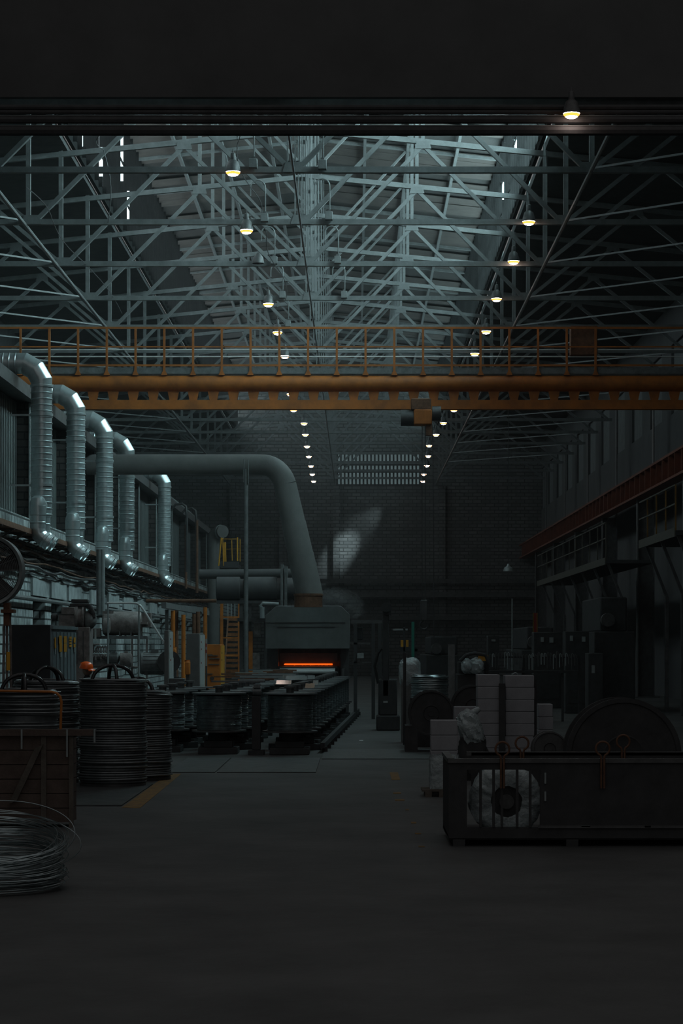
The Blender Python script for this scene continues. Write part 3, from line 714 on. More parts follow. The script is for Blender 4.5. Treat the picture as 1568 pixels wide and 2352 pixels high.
# orange stair tower
D = 76.0
t = thing('orange_stair', 'orange steel stair tower with steps behind the orange cabinet', 'stairs', (X(530,D),D,0))
for px in (509,550): b = MB(); b.box(X(px,D)-.05,X(px,D)+.05,D-.05,D+.05,0,Z(1386,D)); b.build('post', M['orange2'], t)
n = 16
for i in range(n):
    zz = .2+i*.18; b = MB(); b.box(X(514,D),X(547,D),D+.1+i*.18,D+.33+i*.18,zz,zz+.035); b.box(X(514,D),X(547,D),D+.1+i*.18,D+.12+i*.18,zz-.07,zz); b.build('step', M['rustorange'], t)
for px in (513,547): MB().beam((X(px,D),D+.0,.1),(X(px,D),D+2.9,3.1),.04,.2).build('stringer', M['rust'], t)
b = MB()
for zz in (1.6,2.2,2.9): b.box(X(509,D),X(550,D),D-.04,D-.01,zz,zz+.05)
b.build('cross_rail', M['orange2'], t)
for px in (522,530,538): MB().cyl((X(px,D),D+.3,2.9),(X(px,D),D+.3,4.0),.02,n=6).build('baluster', M['galv'], t)
# yellow ladder cage above the drums
D = 75.0
t = thing('ladder_cage', 'yellow railed ladder platform above the dark overhead pipe', 'ladder', P(527,1308,D))
for (a,b_) in (((508,1235),(502,1300)),((545,1234),(545,1288)),((551,1238),(551,1290)),((511,1235),(513,1300)),((517,1245),(519,1290)),((532,1240),(533,1288))):
    MB().cyl(P(*a,D), P(*b_,D), .025 if a[0] in (508,545) else .014, n=8).build('rail_post', M['yellow'], t)
b = MB(); b.beam(P(509,1238,D),P(546,1238,D),.02); b.beam(P(512,1262,D),P(551,1260,D),.012); b.build('cross_bar', M['yellow'], t)
b = MB(); b.pb(513,519,1246,1290,D+.2,.03); b.build('side_sheet', M['yellow'], t)
b = MB(); b.pb(506,546,1290,1304,D,.6); b.build('platform', M['black'], t)
b = MB(); b.pb(504,507,1298,1386,D+.3,.05); b.pb(549,552,1298,1386,D+.3,.05); b.build('support_leg', M['steel_dark'], t)
# ================================================================== CABINETS, FAN, PUMP MACHINERY
d = 36.0
t = thing('switch_cabinet', 'big dark switch cabinet with a blue grey, lit-coloured side with yellow stickers', 'cabinet', (X(70,d),d+1.6,0))
b = MB(); b.box(X(22,d),X(118,d)-.02,d,d+3.2,.0,Z(1435,d)); b.build('body', M['cabinet'], t, bevel=.01)  # dark front, paler side: the lit and unlit faces put into the colours
xs = X(118,d)
b = MB(); b.box(xs-.02,xs,d+.0,d+3.2,.05,Z(1437,d)-.03)
for i in range(7): b.box(xs,xs+.015,d+.1+i*.46,d+.14+i*.46,.05,Z(1437,d)-.1)
b.box(xs-.02,xs+.03,d-.01,d+3.22,Z(1437,d)-.05,Z(1437,d)+.0)
sd = b.build('side_panel', M['cabinet_lit'], t); sd['label'] = 'corrugated side panel in a lit blue grey colour'
def on_side(px, y0, y1, wpx, mt, nm):
    dd = -xs*F/(CX-px) if False else xs*F/(px-CX); d2 = xs*F/(px+wpx-CX)
    MB().box(xs+.016,xs+.02,dd,d2,Z(y1,dd),Z(y0,dd)).build(nm, M[mt], t)
for px, y0, y1, w_ in ((123,1464,1482,3),(123.5,1482,1489,3),(133,1460,1478,6.4),(134,1478,1497,6),(144.5,1461,1477,6),(144.5,1478,1497,6),(157,1462,1467,5),(157,1469,1473,5),(157,1475,1479,5),(157,1481,1486,5),(167,1464,1476,4),(167,1479,1487,4)):
    on_side(px,y0,y1,w_,'sticker','yellow_label')
for px, y0, y1, w_ in ((124.5,1490,1502,1.5),(136.5,1498,1509,2),(146.5,1498,1510,2),(168.5,1488,1498,1.2)):
    on_side(px,y0,y1,w_,'tape','white_mark')
# fan on stand
d = 30.0; c = P(-27,1311,d); R_ = 82*d/F
t = thing('drum_fan', 'large round dark drum fan with a mesh grille at the left edge', 'fan', (c.x+.2,d,0))
b = MB().lathe([(R_-.04,-.0),(R_,-.02),(R_,.28),(R_-.03,.28),(R_-.06,.05)], c-Vector((0,.14,0)), ax=(0,1,0), n=48, capa=False, capb=False); b.build('housing_ring', M['galv_dull'], t)
b = MB()
for i in range(1,22):
    o = MB(); rr = R_*i/22
    b.tube([(c.x+rr*math.cos(a), d-.13, c.z+rr*math.sin(a)) for a in [2*PI*k/40 for k in range(40)]], .0035, 4, closed=True)
for k in range(16):
    a = 2*PI*k/16; b.cyl((c.x,d-.13,c.z),(c.x+R_*math.cos(a),d-.13,c.z+R_*math.sin(a)),.005,n=4)
b.build('grille', M['machine_grey'], t)
for k in range(5):
    a = 2*PI*k/5+.3; q = Vector((math.cos(a),0,math.sin(a))); s_ = Vector((-math.sin(a),0,math.cos(a)))
    b = MB(); p = [c+q*.08-s_*.05+Vector((0,-.03,0)), c+q*.08+s_*.06+Vector((0,.05,0)), c+q*(R_-.07)+s_*.14+Vector((0,.07,0)), c+q*(R_-.07)-s_*.1+Vector((0,-.06,0))]
    b._add(p+[v+Vector((0,.008,0)) for v in p], [(0,1,2,3),(7,6,5,4),(0,4,5,1),(1,5,6,2),(2,6,7,3),(3,7,4,0)]); b.build('blade', M['black'], t)
MB().cyl(c+Vector((0,-.1,0)),c+Vector((0,.15,0)),.08,n=20).build('hub', M['black'], t)
b = MB(); b.box(X(5,d),X(34,d),d-.12,d+.12,Z(1408,d),Z(1400,d)); b.box(X(10,d),X(24,d),d-.08,d+.08,Z(1437,d),Z(1385,d)); b.build('yoke', M['rust'], t)
for px in (9,16,24): 
    b = MB(); b.cyl((X(px,d),d,Z(1437,d)),(X(px,d)+(px-16)*.002,d,0.02),.018,n=8); b.build('leg', M['machine'], t)
b = MB(); b.box(X(16,d),X(24,d),d-.04,d,Z(1540,d),Z(1497,d)); b.build('yellow_band', M['sticker'], t)
MB().box(X(0,d),X(34,d),d-.2,d+.2,0,.03).build('foot', M['steel_dark'], t)
# pump skid
D = 50.0
t = thing('pump_skid', 'steel frame skid with a shelf standing behind the wire coils', 'frame', (X(290,D),D,0))
for px in (206,306,321,340): b = MB(); b.box(X(px,D)-.02,X(px,D)+.02,D-.3,D-.26,.1,Z(1462,D)); b.build('leg', M['machine'], t)
b = MB(); b.pb(200,338,1461,1467,D-.35,1.1); b.build('shelf', M['machine_grey'], t)
b = MB(); b.pb(200,345,1531,1534,D-.35,1.1); b.build('lower_shelf', M['machine'], t)
MB().box(X(195,D),X(350,D),D-.4,D+.9,0,.1).build('base_frame', M['steel_dark'], t)
d = D-.1
t = thing('pressure_tank', 'grey horizontal pressure tank lying on the shelf of the pump skid', 'tank', P(280,1461,d))
MB().lathe([(.1,0),(.24,.02),(.265,.05),(.265,.83),(.24,.87),(.1,.89)], P(235,1432,d), ax=(1,0,0), n=32).build('shell', M['machine'], t)
MB().box(X(237,d),X(262,d),d-.15,d+.15,Z(1413,d),Z(1404,d)).build('top_plate', M['machine'], t)
b = MB()
for px in (240,273,299,320): b.pb(px,px+3,1440,1461,d-.2,.4)
b.build('saddle_leg', M['machine_grey'], t)
MB().lathe([(.1,0),(.16,.02),(.17,.04),(.17,.15),(.1,.17)], P(236,1437,d-.3), ax=(1,0,0), n=24).build('end_pump', M['machine'], t)
b = MB(); b.pb(325,346,1408,1440,d,.3); b.pb(322,338,1428,1434,d-.2,.2); b.build('end_bracket', M['machine'], t)
d = 45.0
t = thing('gear_motor', 'brown gear motor with a belt guard on a tall cabinet behind the stickered cabinet', 'motor', P(170,1440,d))
b = MB(); b.pb(140,172,1394,1412,d,.5); b.pb(134,174,1412,1440,d+.02,.46); b.build('motor_body', M['machine'], t, bevel=.02)
MB().lathe([(.2,0),(.24,.01),(.24,.06),(.2,.07),(.2,.14),(.23,.15),(.23,.19),(.17,.2)], P(173,1418,d+.2), ax=(1,0,0), n=28).build('flange', M['machine'], t)
MB().lathe([(.17,0),(.19,.05),(.17,.14),(.1,.2),(.04,.22)], P(197,1424,d+.2), ax=(1,0,0), n=28).build('pump_head', M['machine_grey'], t)
MB().lathe([(.03,0),(.08,.02),(.08,.12),(.04,.14)], P(133,1418,d+.2), ax=(-1,0,0), n=16).build('shaft_cap', M['black'], t)
b = MB(); b.pb(163,202,1376,1385,d+.1,.3); b.pb(160,206,1386,1394,d+.1,.35); b.build('belt_guard', M['black'], t, bevel=.02)
pts = [P(203,1390,d+.1)+Vector((0,0,0)), P(210,1398,d+.1), P(214,1410,d+.1), P(215,1418,d+.1)]
b = MB(); b.tube(pts, .05, 10)
for i in range(9):
    q = pts[0].lerp(pts[2], i/8); b.lathe([(.05,-.008),(.062,-.008),(.062,.008),(.05,.008)], q, ax=(.4,0,-1), n=12, capa=False, capb=False)
b.build('ribbed_hose', M['black'], t)
t = thing('brown_locker', 'tall dark brown machine cabinet under the gear motor', 'cabinet', (X(190,d),d+.2,0))
b = MB(); b.box(X(148,d),X(206,d),d,d+.55,0,Z(1440,d)); b.build('body', M['machine'], t, bevel=.01)
b = MB(); b.pb(176,178,1450,1525,d-.02,.02); b.pb(190,192,1450,1525,d-.02,.02); b.build('door_edge', M['steel_dark'], t)
t = thing('relay_box', 'small light grey box with a cable left of the pressure tank shelf', 'box', P(218,1466,D-.5))
b = MB(); b.pb(206,231,1443,1463,D-.5,.2); b.build('box_body', M['machine'], t, bevel=.01); MB().pb(217,221,1445,1470,D-.54,.03).build('cable_stub', M['cabinet_light'], t)
# smaller pumps on the lower shelf
def small_motor(px0, px1, py, rad, d, lab, mt='machine_grey', fins=True):
    t = thing('electric_motor', lab, 'motor', P((px0+px1)/2, py+rad*F/d, d))
    a = P(px0,py,d); L_ = (px1-px0)*d/F
    prof = [(rad*.5,0),(rad*.85,.02*L_),(rad,.08*L_),(rad,.85*L_),(rad*.8,.95*L_),(rad*.4,L_)]
    MB().lathe(prof, a, ax=(1,0,0), n=28).build('casing', M[mt], t)
    if fins:
        b = MB()
        for k in range(18):
            an = 2*PI*k/18; q = Vector((0,math.cos(an),math.sin(an)))
            b.beam(a+Vector((.15*L_,0,0))+q*rad, a+Vector((.8*L_,0,0))+q*rad, .008, .02, up=q)
        b.build('cooling_fins', M[mt], t)
    b = MB(); b.box(a.x+.2*L_,a.x+.3*L_,d-rad*.7,d+rad*.7,a.z-rad*1.05,a.z-rad*.5); b.box(a.x+.7*L_,a.x+.8*L_,d-rad*.7,d+rad*.7,a.z-rad*1.05,a.z-rad*.5); b.build('mounting_foot', M['steel_dark'], t)
    MB().box(a.x+.4*L_,a.x+.65*L_,d-rad*.3,d+rad*.3,a.z+rad*.9,a.z+rad*1.25).build('terminal_box', M[mt], t)
    return t
small_motor(320,388,1524,.24,D-.7,'large finned dark motor at the right end of the pump skid','machine_grey')
small_motor(275,304,1515,.15,D-.6,'smooth grey pump cylinder in the middle of the lower shelf','machine',False)
small_motor(248,274,1512,.12,D-.6,'small motor left of the smooth pump cylinder')
t = thing('valve_block', 'cluster of small valves and pipes on the lower shelf at the left', 'valve block', P(228,1531,D-.6))
b = MB(); b.pb(210,246,1502,1531,D-.5,.4); b.build('block', M['machine'], t, bevel=.01)
b = MB(); rn = random.Random(2)
for i in range(7):
    px = 208+i*6; b.tube([P(px,1500,D-.6),P(px,1488+rn.uniform(-6,4),D-.6),P(px+5,1484,D-.6)], .02, 6); b.cyl(P(px,1505+rn.uniform(0,18),D-.65),P(px,1505,D-.45),.03,n=8)
b.build('valve_pipes', M['machine'], t)
b = MB(); b.lathe([(.08,0),(.09,.01),(.09,.03),(.02,.04)], P(222,1482,D-.62), ax=(0,0,1), n=16); b.build('hand_wheel', M['machine'], t)
b = MB(); b.cyl(P(388,1520,D-1),P(388,1520,D-.7),.25,n=24); 
single('drive_pulley', b, M['black'], 'black pulley wheel at the foot of the inclined handrail', 'pulley')
# inclined handrail
t = thing('handrail', 'bright steel double handrail sloping down to the right over the pumps', 'handrail', P(395,1560,48))
for dd in (0,.35):
    d = 48+dd; s_ = 5*dd
    MB().tube([P(246,1385,d),P(300,1385,d),P(315,1386,d),P(322,1391,d),P(329,1400,d),P(391,1498,d),P(396,1512,d),P(396,1560,d)], .022, 10).build('rail', M['chrome'], t)
for px in (248,319):
    b = MB(); a = P(px,1386,48); b.cyl(a,(a.x,48,0),.018,n=8); b.build('rail_post', M['galv_dull'], t)
# grey cabinets
for (x0,x1,y0,d,dep,m1,lab,nm) in ((428,459,1455,50,1.6,'cabinet_grey','tall narrow grey cabinet with a side coloured as lit, left of the orange one','grey_cabinet'),(474,507,1480,55,1.5,'orange2','worn orange cabinet standing left of the orange stair','orange_cabinet'),
        (377,388,1448,47,1.0,'cabinet_grey','thin grey cabinet edge right of the big finned motor','grey_cabinet')):
    t = thing(nm, lab, 'cabinet', ((X(x0,d)+X(x1,d))/2,d+dep/2,0))
    b = MB(); b.box(X(x0,d),X(x1,d)-.01,d,d+dep,0,Z(y0,d)); b.build('body', M[m1], t, bevel=.01)
    b = MB(); b.box(X(x1,d)-.01,X(x1,d)+.005,d+.02,d+dep-.02,.03,Z(y0,d)-.03); o = b.build('side_panel', M['cabinet_light' if m1 != 'orange2' else 'yellow'], t)  # paler colour puts the light on the side face into the paint
    b = MB()
    for i in (0,1,3): b.box(X(x1,d)+.004,X(x1,d)+.012,d+.3,d+.42,Z(y0+20+i*16,d)-.02,Z(y0+20+i*16,d)+.02)
    b.build('control_knob', M['red' if m1 != 'orange2' else 'black'], t)
    if m1 == 'orange2':
        b = MB(); 
        for (a0,a1,yy) in ((478,500,1506),(476,488,1504),(480,504,1513),(478,503,1526),(467,488,1548)): b.pb(a0,a1,yy-1,yy+1,d-.03,.03)
        b.build('shelf_strip', M['woodpale'], t)
        b = MB(); b.cyl(P(487,1558,d-.02),P(487,1558,d),.05,n=16); b.build('round_port', M['black'], t)
t = thing('notice_board', 'thin white and red panel edge behind the grey cabinet', 'panel', P(473,1530,52)); b = MB(); b.pb(471.5,475,1467,1530,52,.06); b.build('panel_edge', M['cabinet_light'], t)
b = MB(); b.pb(472,474.5,1478,1486,51.98,.02); b.pb(472,474.5,1492,1500,51.98,.02); b.build('red_marks', M['red'], t)
b = MB(); a = P(473.5,1530,52); b.box(a.x-.02,a.x+.02,52.0,52.06,0,a.z); b.build('stand', M['steel_dark'], t)
# orange clutter at wall foot
for i, (px, py, w_, h_, mt, lab, c) in enumerate(((405,1565,36,14,'steel_dark','low dark machine box in front of the grey cabinet','box'),(430,1535,10,30,'orange2','small orange valve stand in front of the grey cabinet','valve'),(400,1510,7,40,'orange2','orange hydrant body beside the orange pipe','valve'))):
    dd = 46.5 if i == 0 else (49 if i == 1 else 54)
    t = thing(('machine_box','valve_stand','valve_stand')[i], lab, c, (X(px,dd),dd+.1,0))
    b = MB(); b.pb(px-w_/2,px+w_/2,py-h_/2,py+h_/2,dd,.3); b.build('housing', M[mt], t, bevel=.02)
    a = P(px,py,dd); MB().box(a.x-.04,a.x+.04,dd+.1,dd+.18,0,a.z).build('stem', M['steel_dark'], t)
    MB().cyl(P(px,py-h_/2-4,dd+.15),P(px,py-h_/2,dd+.15),.06,n=12).build('cap', M[mt], t)
# ================================================================== PERSON IN ORANGE HELMET
d = 43.4
def skin_mesh(name, pts, edges, radii, matl, parent, sub=2):
    root = Vector(parent.location); me = bpy.data.meshes.new(name); me.from_pydata([tuple(Vector(p)-root) for p in pts], edges, [])
    me.materials.append(matl); o = bpy.data.objects.new(name, me); COL.objects.link(o); o.parent = parent
    s_ = o.modifiers.new('skin','SKIN'); s_.use_smooth_shade = True
    if not me.skin_vertices: me.skin_vertices.new()
    for i, rv in enumerate(radii):
        me.skin_vertices[0].data[i].radius = rv if isinstance(rv, tuple) else (rv, rv)
    me.skin_vertices[0].data[0].use_root = True
    ss = o.modifiers.new('sub','SUBSURF'); ss.levels = sub; ss.render_levels = sub
    return o
px, py = X(197,d), d
H = Z(1519,d)      # crown of the helmet
pt = thing('person', 'person in orange safety helmet and dark clothes standing behind the wire coils, facing right', 'person', (px,d,0))
hz = H-.13; hx = px
V = [(px,py,.88),(px,py,1.05),(px+.0,py,1.22),(px+.02,py,1.31),(px+.03,py,1.38),(px+.035,py,1.43),
     (px,py-.19,1.27),(px-.02,py-.24,1.02),(px+.08,py-.22,.82),(px,py+.19,1.27),(px-.02,py+.24,1.02),(px+.08,py+.22,.82),
     (px,py-.10,.84),(px+.02,py-.11,.47),(px,py-.11,.09),(px,py+.10,.84),(px+.02,py+.11,.47),(px-.04,py+.11,.09),(px+.17,py-.11,.045),(px+.13,py+.11,.045)]
E = [(0,1),(1,2),(2,3),(3,4),(4,5),(2,6),(6,7),(7,8),(2,9),(9,10),(10,11),(0,12),(12,13),(13,14),(14,18),(0,15),(15,16),(16,17),(17,19)]
Rr = [(.14,.12),(.13,.11),(.14,.12),(.08,.07),(.055,.055),(.05,.05),.065,.05,.035,.065,.05,.035,.09,.06,.042,.09,.06,.042,.035,.035]
skin_mesh('body', V, E, Rr, M['cloth'], pt)
b = MB(); b.lump((hx+.03,py,hz-.03), .10,.078,.125,.01,14,3)
b.lathe([(.018,0),(.012,.02),(.004,.035)], (hx+.122,py,hz-.045), ax=(1,0,-.3), n=8)
for s_ in (-1,1): b.lump((hx+.02,py+s_*.08,hz-.045), .02,.01,.03,.02,6,1)
hd = b.build('head', M['skin'], pt)
b = MB(); b.lump((hx+.112,py-.032,hz-.02), .008,.012,.007,.0,6,1); b.lump((hx+.112,py+.032,hz-.02), .008,.012,.007,.0,6,1); b.box(hx+.112,hx+.122,py-.022,py+.022,hz-.094,hz-.088); b.build('eyes_and_mouth', M['black'], hd)
# hands
for s_ in (-1,1):
    c0 = Vector((px+.08,py+s_*.22,.82)); pts = [c0, c0+Vector((.02,0,-.07))]; ed = [(0,1)]; rd = [.026,.03]
    for k in range(4):
        i0 = len(pts); q = c0+Vector((.02+(-.027+.018*k),0,-.085)); L_ = (.07,.08,.075,.06)[k]
        pts += [q, q+Vector((.008,-.005*s_,-L_*.5)), q+Vector((.03,-.012*s_,-L_*.9))]; ed += [(1,i0),(i0,i0+1),(i0+1,i0+2)]; rd += [.01,.009,.008]
    i0 = len(pts); pts += [c0+Vector((.055,-.01*s_,-.05)), c0+Vector((.07,-.015*s_,-.085))]; ed += [(1,i0),(i0,i0+1)]; rd += [.012,.009]
    skin_mesh('hand', pts, ed, rd, M['skin'], pt, 1)
tilt = Vector((.16,0,1)).normalized()
b = MB(); b.lathe([(.128,0),(.134,.0),(.134,.03),(.128,.07),(.112,.105),(.08,.132),(.04,.147),(.004,.150)], (hx+.005,py,hz-.02), ax=tilt, n=32, capb=True)
v = []; n = 14
for i in range(n+1):
    a = -1.1+2.2*i/n; v += [(hx+.005+.125*math.cos(a),py+.125*math.sin(a),hz-.005),(hx+.005+(.125+.075*math.cos(a*1.2))*math.cos(a)+.0,py+(.125+.05)*math.sin(a)*.85,hz-.045)]
v += [(x_,y_,z_-.012) for x_,y_,z_ in v]; m_ = 2*(n+1)
fs = []
for i in range(n):
    q = 2*i; fs += [(q,q+1,q+3,q+2),(m_+q,m_+q+2,m_+q+3,m_+q+1),(q+1,m_+q+1,m_+q+3,q+3)]
b._add(v, fs)
b.beam((hx-.1,py,hz+.10),(hx+.1,py,hz+.08),.03,.02)
b.build('safety_helmet', M['helmet'], pt)
# ================================================================== WIRE COILS AND CARRIERS (left foreground)
def coil_mesh(c, r, h, pitch, wr, seed, wob=.010, top=5):
    rn = random.Random(seed); b = MB(); turns = int(h/pitch); pts = []; N = 40
    ox = oy = 0; tx = ty = 0
    for i in range(turns):
        rr = r+rn.uniform(-wob,wob)*1.4; ox = rn.uniform(-wob,wob); oy = rn.uniform(-wob,wob); tl = rn.uniform(-.008,.008)
        ph = rn.uniform(0,6)
        z = c[2]+wr+i*pitch
        b.tube([(c[0]+ox+rr*math.cos(2*PI*k/N), c[1]+oy+rr*math.sin(2*PI*k/N), z+tl*math.sin(2*PI*k/N+ph)) for k in range(N)], wr*rn.uniform(.75,1.05), 5, closed=True)
    for i in range(top*5):
        rr = r*(1-.035*(i % 9))+rn.uniform(-.02,.015); tl = rn.uniform(.0,.03); ph = rn.uniform(0,6)
        z = c[2]+h+rn.uniform(-.01,.035)
        ox = rn.uniform(-.02,.02)
        b.tube([(c[0]+ox+rr*math.cos(2*PI*k/N), c[1]+rr*math.sin(2*PI*k/N), z+tl*math.sin(2*PI*k/N+ph)) for k in range(N)], wr*.6, 4, closed=True)
    b.lathe([(r-wr*1.2,.02),(r-wr*1.2,h-.02)], c, n=36, capa=False, capb=False)
    return b
def carrier(c, r, h, lab, rot=0, hoops=2, hh=.24):
    t = thing('coil_carrier', lab, 'coil carrier', c, 'black hooped coil carriers')
    for k in range(hoops):
        a = rot+PI*k/hoops; q = Vector((math.cos(a),math.sin(a),0)); rr = r*.64; pts = [Vector(c)+q*rr+Vector((0,0,.06)), Vector(c)+q*rr+Vector((0,0,h))]
        for i in range(13):
            an = PI*i/12; pts.append(Vector(c)+q*rr*math.cos(an)+Vector((0,0,h+(hh)*math.sin(an)**.8)))
        pts += [Vector(c)-q*rr+Vector((0,0,h)), Vector(c)-q*rr+Vector((0,0,.06))]
        MB().tube(pts, .026, 10).build('hoop', M['hoop'], t)
    b = MB().lathe([(r*1.0,.0),(r*1.0,.05),(r*.9,.05),(r*.9,.0)], c, n=36, capa=False, capb=False)
    for k in range(2):
        a = rot+PI*k/2; q = Vector((math.cos(a),math.sin(a),0)); b.beam(Vector(c)+q*r+Vector((0,0,.025)), Vector(c)-q*r+Vector((0,0,.025)), .06, .04)
    b.build('base_ring', M['black'], t)
    return t
specs = [(259,1805,76,1562,'tall dark wire coil standing alone nearest the aisle, left of the yellow line',.3,1),
         (318,1790,74,1590,'dark wire coil half hidden behind the tall coil on its right side',.9,2),
         (55,1835,80,1586,'broad wire coil behind the wooden crate at the left edge',.2,3),
         (107,1797,74,1566,'wire coil between the edge coil and the tall coil',1.1,4)]
for px, base, rp, top, lab, rot, seed in specs:
    d = 10300/(base-1480); k = F/d; c = (X(px,d), d, 0.06); r = rp/k; h = Z(top,d)-.06
    cc = coil_mesh(c, r, h-.03, .034, .0165, seed, .009 if seed < 3 else .022)
    single('wire_coil', cc, M['wire'], lab, 'wire coil', 'dark wire coils on hooped carriers')
    carrier((c[0],c[1],0), r, h+.0, 'black tube hoops sticking out of the ' + ['tall coil nearest the aisle','coil behind the tall coil','edge coil behind the crate','coil between the edge and the tall coil'][seed-1], rot, 2, .27)
# extra hoops of a third carrier at the left edge
# orange bent rail
d = 27.2
single('orange_rail', MB().tube([P(-60,1586,d),P(0,1587,d),P(118,1589,d),P(130,1592,d),P(138,1600,d),P(141,1612,d),P(140,1640,d),P(139,1675,d),(P(139,1675,d).x,d,0)], .016, 10), M['orange2'], 'thin bent orange tube rail behind the wooden crate', 'rail')
# wooden crate
d = 24.5
t = thing('wooden_crate', 'weathered wooden crate with boards and a diagonal batten at the left edge', 'crate', (X(60,d),d+.4,0))
x0, x1, zt = X(-90,d), X(163,d), Z(1690,d)
bh = (zt-.05)/6
for i in range(6):
    b = MB(); b.box(x0,x1,d+.03,d+.055,.05+i*bh+.004,.05+(i+1)*bh-.004); b.build('front_board', M['wood'], t)
for i in range(6):
    b = MB(); b.box(x1-.025,x1,d+.055,d+.45,.05+i*bh+.004,.05+(i+1)*bh-.004); b.build('side_board', M['wood'], t)
b = MB(); b.box(x0,x0+.025,d+.055,d+.45,.05,zt); b.box(x0,x1,d+.45,d+.475,.05,zt); b.build('back_boards', M['wood'], t)
b = MB(); b.box(X(94,d),X(106,d),d,d+.03,.02,zt); b.build('front_batten', M['woodpale'], t)
b = MB(); b.box(X(158,d),X(168,d),d,d+.06,.0,zt+.0); b.build('corner_post', M['woodpale'], t)
b = MB(); b.beam(P(90,1714,d-.02),P(36,1838,d-.02),.03,.085,up=(0,1,0)); 
b = MB(); p, q = P(90,1714,d), P(30,1842,d); s_ = Vector((.045,0,.02)); b._add([p-s_,p+s_,q+s_,q-s_]+[v+Vector((0,-.025,0)) for v in (p-s_,p+s_,q+s_,q-s_)], [(0,1,2,3),(7,6,5,4),(0,4,5,1),(1,5,6,2),(2,6,7,3),(3,7,4,0)]); b.build('diagonal_batten', M['woodpale'], t)
b = MB(); b.box(x0,X(214,d),d-.03,d+.06,Z(1690,d),Z(1675,d)); b.build('top_rail', M['wood'], t)
b = MB(); b.box(x0,x1,d+.1,d+.45,zt-.03,zt-.01); b.build('lid', M['wood'], t)
for px, yb in ((153,1738),(216,1705),(49,1720)):
    b = MB(); b.box(X(px,d),X(px+4,d),d-.045,d-.03,Z(yb,d),Z(1676,d)); b.box(X(px,d),X(px+4,d),d-.045,d+.07,Z(1676,d),Z(1675,d)); b.build('steel_hook', M['galv_dull'], t)
# loose wire coil lying on the floor
d = 17.6; c = (X(-48,d), d+.75, 0)
b = MB(); rn = random.Random(21); N = 72
for i in range(70):
    rr = .60+rn.uniform(-.12,.0); z = .03+i*.0058; tl = rn.uniform(.0,.03)+.17*(i/70)**1.5*rn.uniform(.6,1.1); ph = rn.uniform(-.5,.4)
    ox, oy = rn.uniform(-.03,.03), rn.uniform(-.03,.03)
    b.tube([(c[0]+ox+rr*math.cos(2*PI*k/N), c[1]+oy+rr*math.sin(2*PI*k/N), max(.01, z+tl*math.sin(2*PI*k/N+ph))) for k in range(N)], .0045, 4, closed=True)
single('loose_wire_coil', b, M['wirebright'], 'loose bundle of thin bright wire lying on the floor in the left foreground', 'wire coil')
for i, (rr, tz, ox, ph) in enumerate(((.64,.23,.02,-.1),(.66,.19,.05,-.35))):
    b = MB().tube([(c[0]+ox+rr*math.cos(2*PI*k/96), c[1]-.05+rr*math.sin(2*PI*k/96), .45-.05*i+tz*math.sin(2*PI*k/96+ph)) for k in range(96)], .0042, 5, closed=True)
    single('wire_loop', b, M['wirebright'], ('upper','lower')[i]+' stray wire loop springing out of the loose coil on the floor', 'wire loop')
# ================================================================== ROWS OF WIRE TAKE-UP REELS
def make_reel():
    t = thing('take_up_reel', 'x', 'wire reel', (0,0,0), 'wire reels on stands before the furnace')
    b = MB(); b.box(-.36,.36,-.36,.36,0,.12); b.box(-.26,.26,-.26,.26,.12,.24); b.cyl((0,0,.24),(0,0,.40),.2,n=20); b.build('pedestal', M['soot'], t, bevel=.01)
    b = MB().lathe([(.50,.40),(.50,.43),(.42,.43)], (0,0,0), n=32); b.build('bottom_flange', M['steel_dark'], t)
    rn = random.Random(4); prof = [(.40,.43)]; z = .44
    while z < 1.06: rr = .415+rn.uniform(-.006,.006); prof += [(rr-.008,z),(rr,z+.006),(rr-.008,z+.012)]; z += .0145
    prof.append((.39,1.07)); MB().lathe(prof, (0,0,0), n=36).build('wound_wire', M['wirebright_dark'], t)
    b = MB().lathe([(.30,1.07),(.50,1.09),(.50,1.115),(.10,1.115)], (0,0,0), n=32); b.build('top_flange', M['wire'], t)
    b = MB().lathe([(.07,1.115),(.07,1.2),(.11,1.2),(.11,1.24),(.03,1.25)], (0,0,0), n=16); b.build('spindle', M['steel_dark'], t)
    return t
M['wirebright_dark'] = mat('wound_wire', (.30,.34,.35), .3, .7, .35, 8)
RE = make_reel(); k = 0
cols = [(-3.62,'outer left'),(-2.53,'left'),(-1.22,'right')]
for r_ in range(14):
    dd = 40.9+r_*1.62
    for ci, (x, nm) in enumerate(cols):
        if ci == 0 and r_ > 3: continue
        xx = x+(dd-40.5)*.028
        if ci == 1: dd2 = dd+.25
        elif ci == 0: dd2 = dd+.9
        else: dd2 = dd
        lab = 'steel wire reel on a low stand, %s column of reels, %s from the front' % (nm, ORD[r_])
        if k == 0: RE.location = (xx,dd2,0); RE['label'] = lab
        else: dup(RE, (xx,dd2,0), lab, rz=r_*.7)
        k += 1
# control pillar between first two reels
d = 40.6
t = thing('guide_pillar', 'dark guide pillar with a pulley head between the two front reels', 'pillar', (X(588,d),d,0))
b = MB(); b.pb(578,598,1600,1722,d,.2); b.build('pillar', M['soot'], t, bevel=.01)
MB().box(X(570,d),X(606,d),d-.1,d+.3,0,.08).build('base', M['soot'], t)
b = MB(); b.cyl(P(580,1588,d+.1),P(600,1588,d+.1),.09,n=20); b.pb(582,598,1572,1580,d,.2); b.build('pulley_head', M['wire'], t)
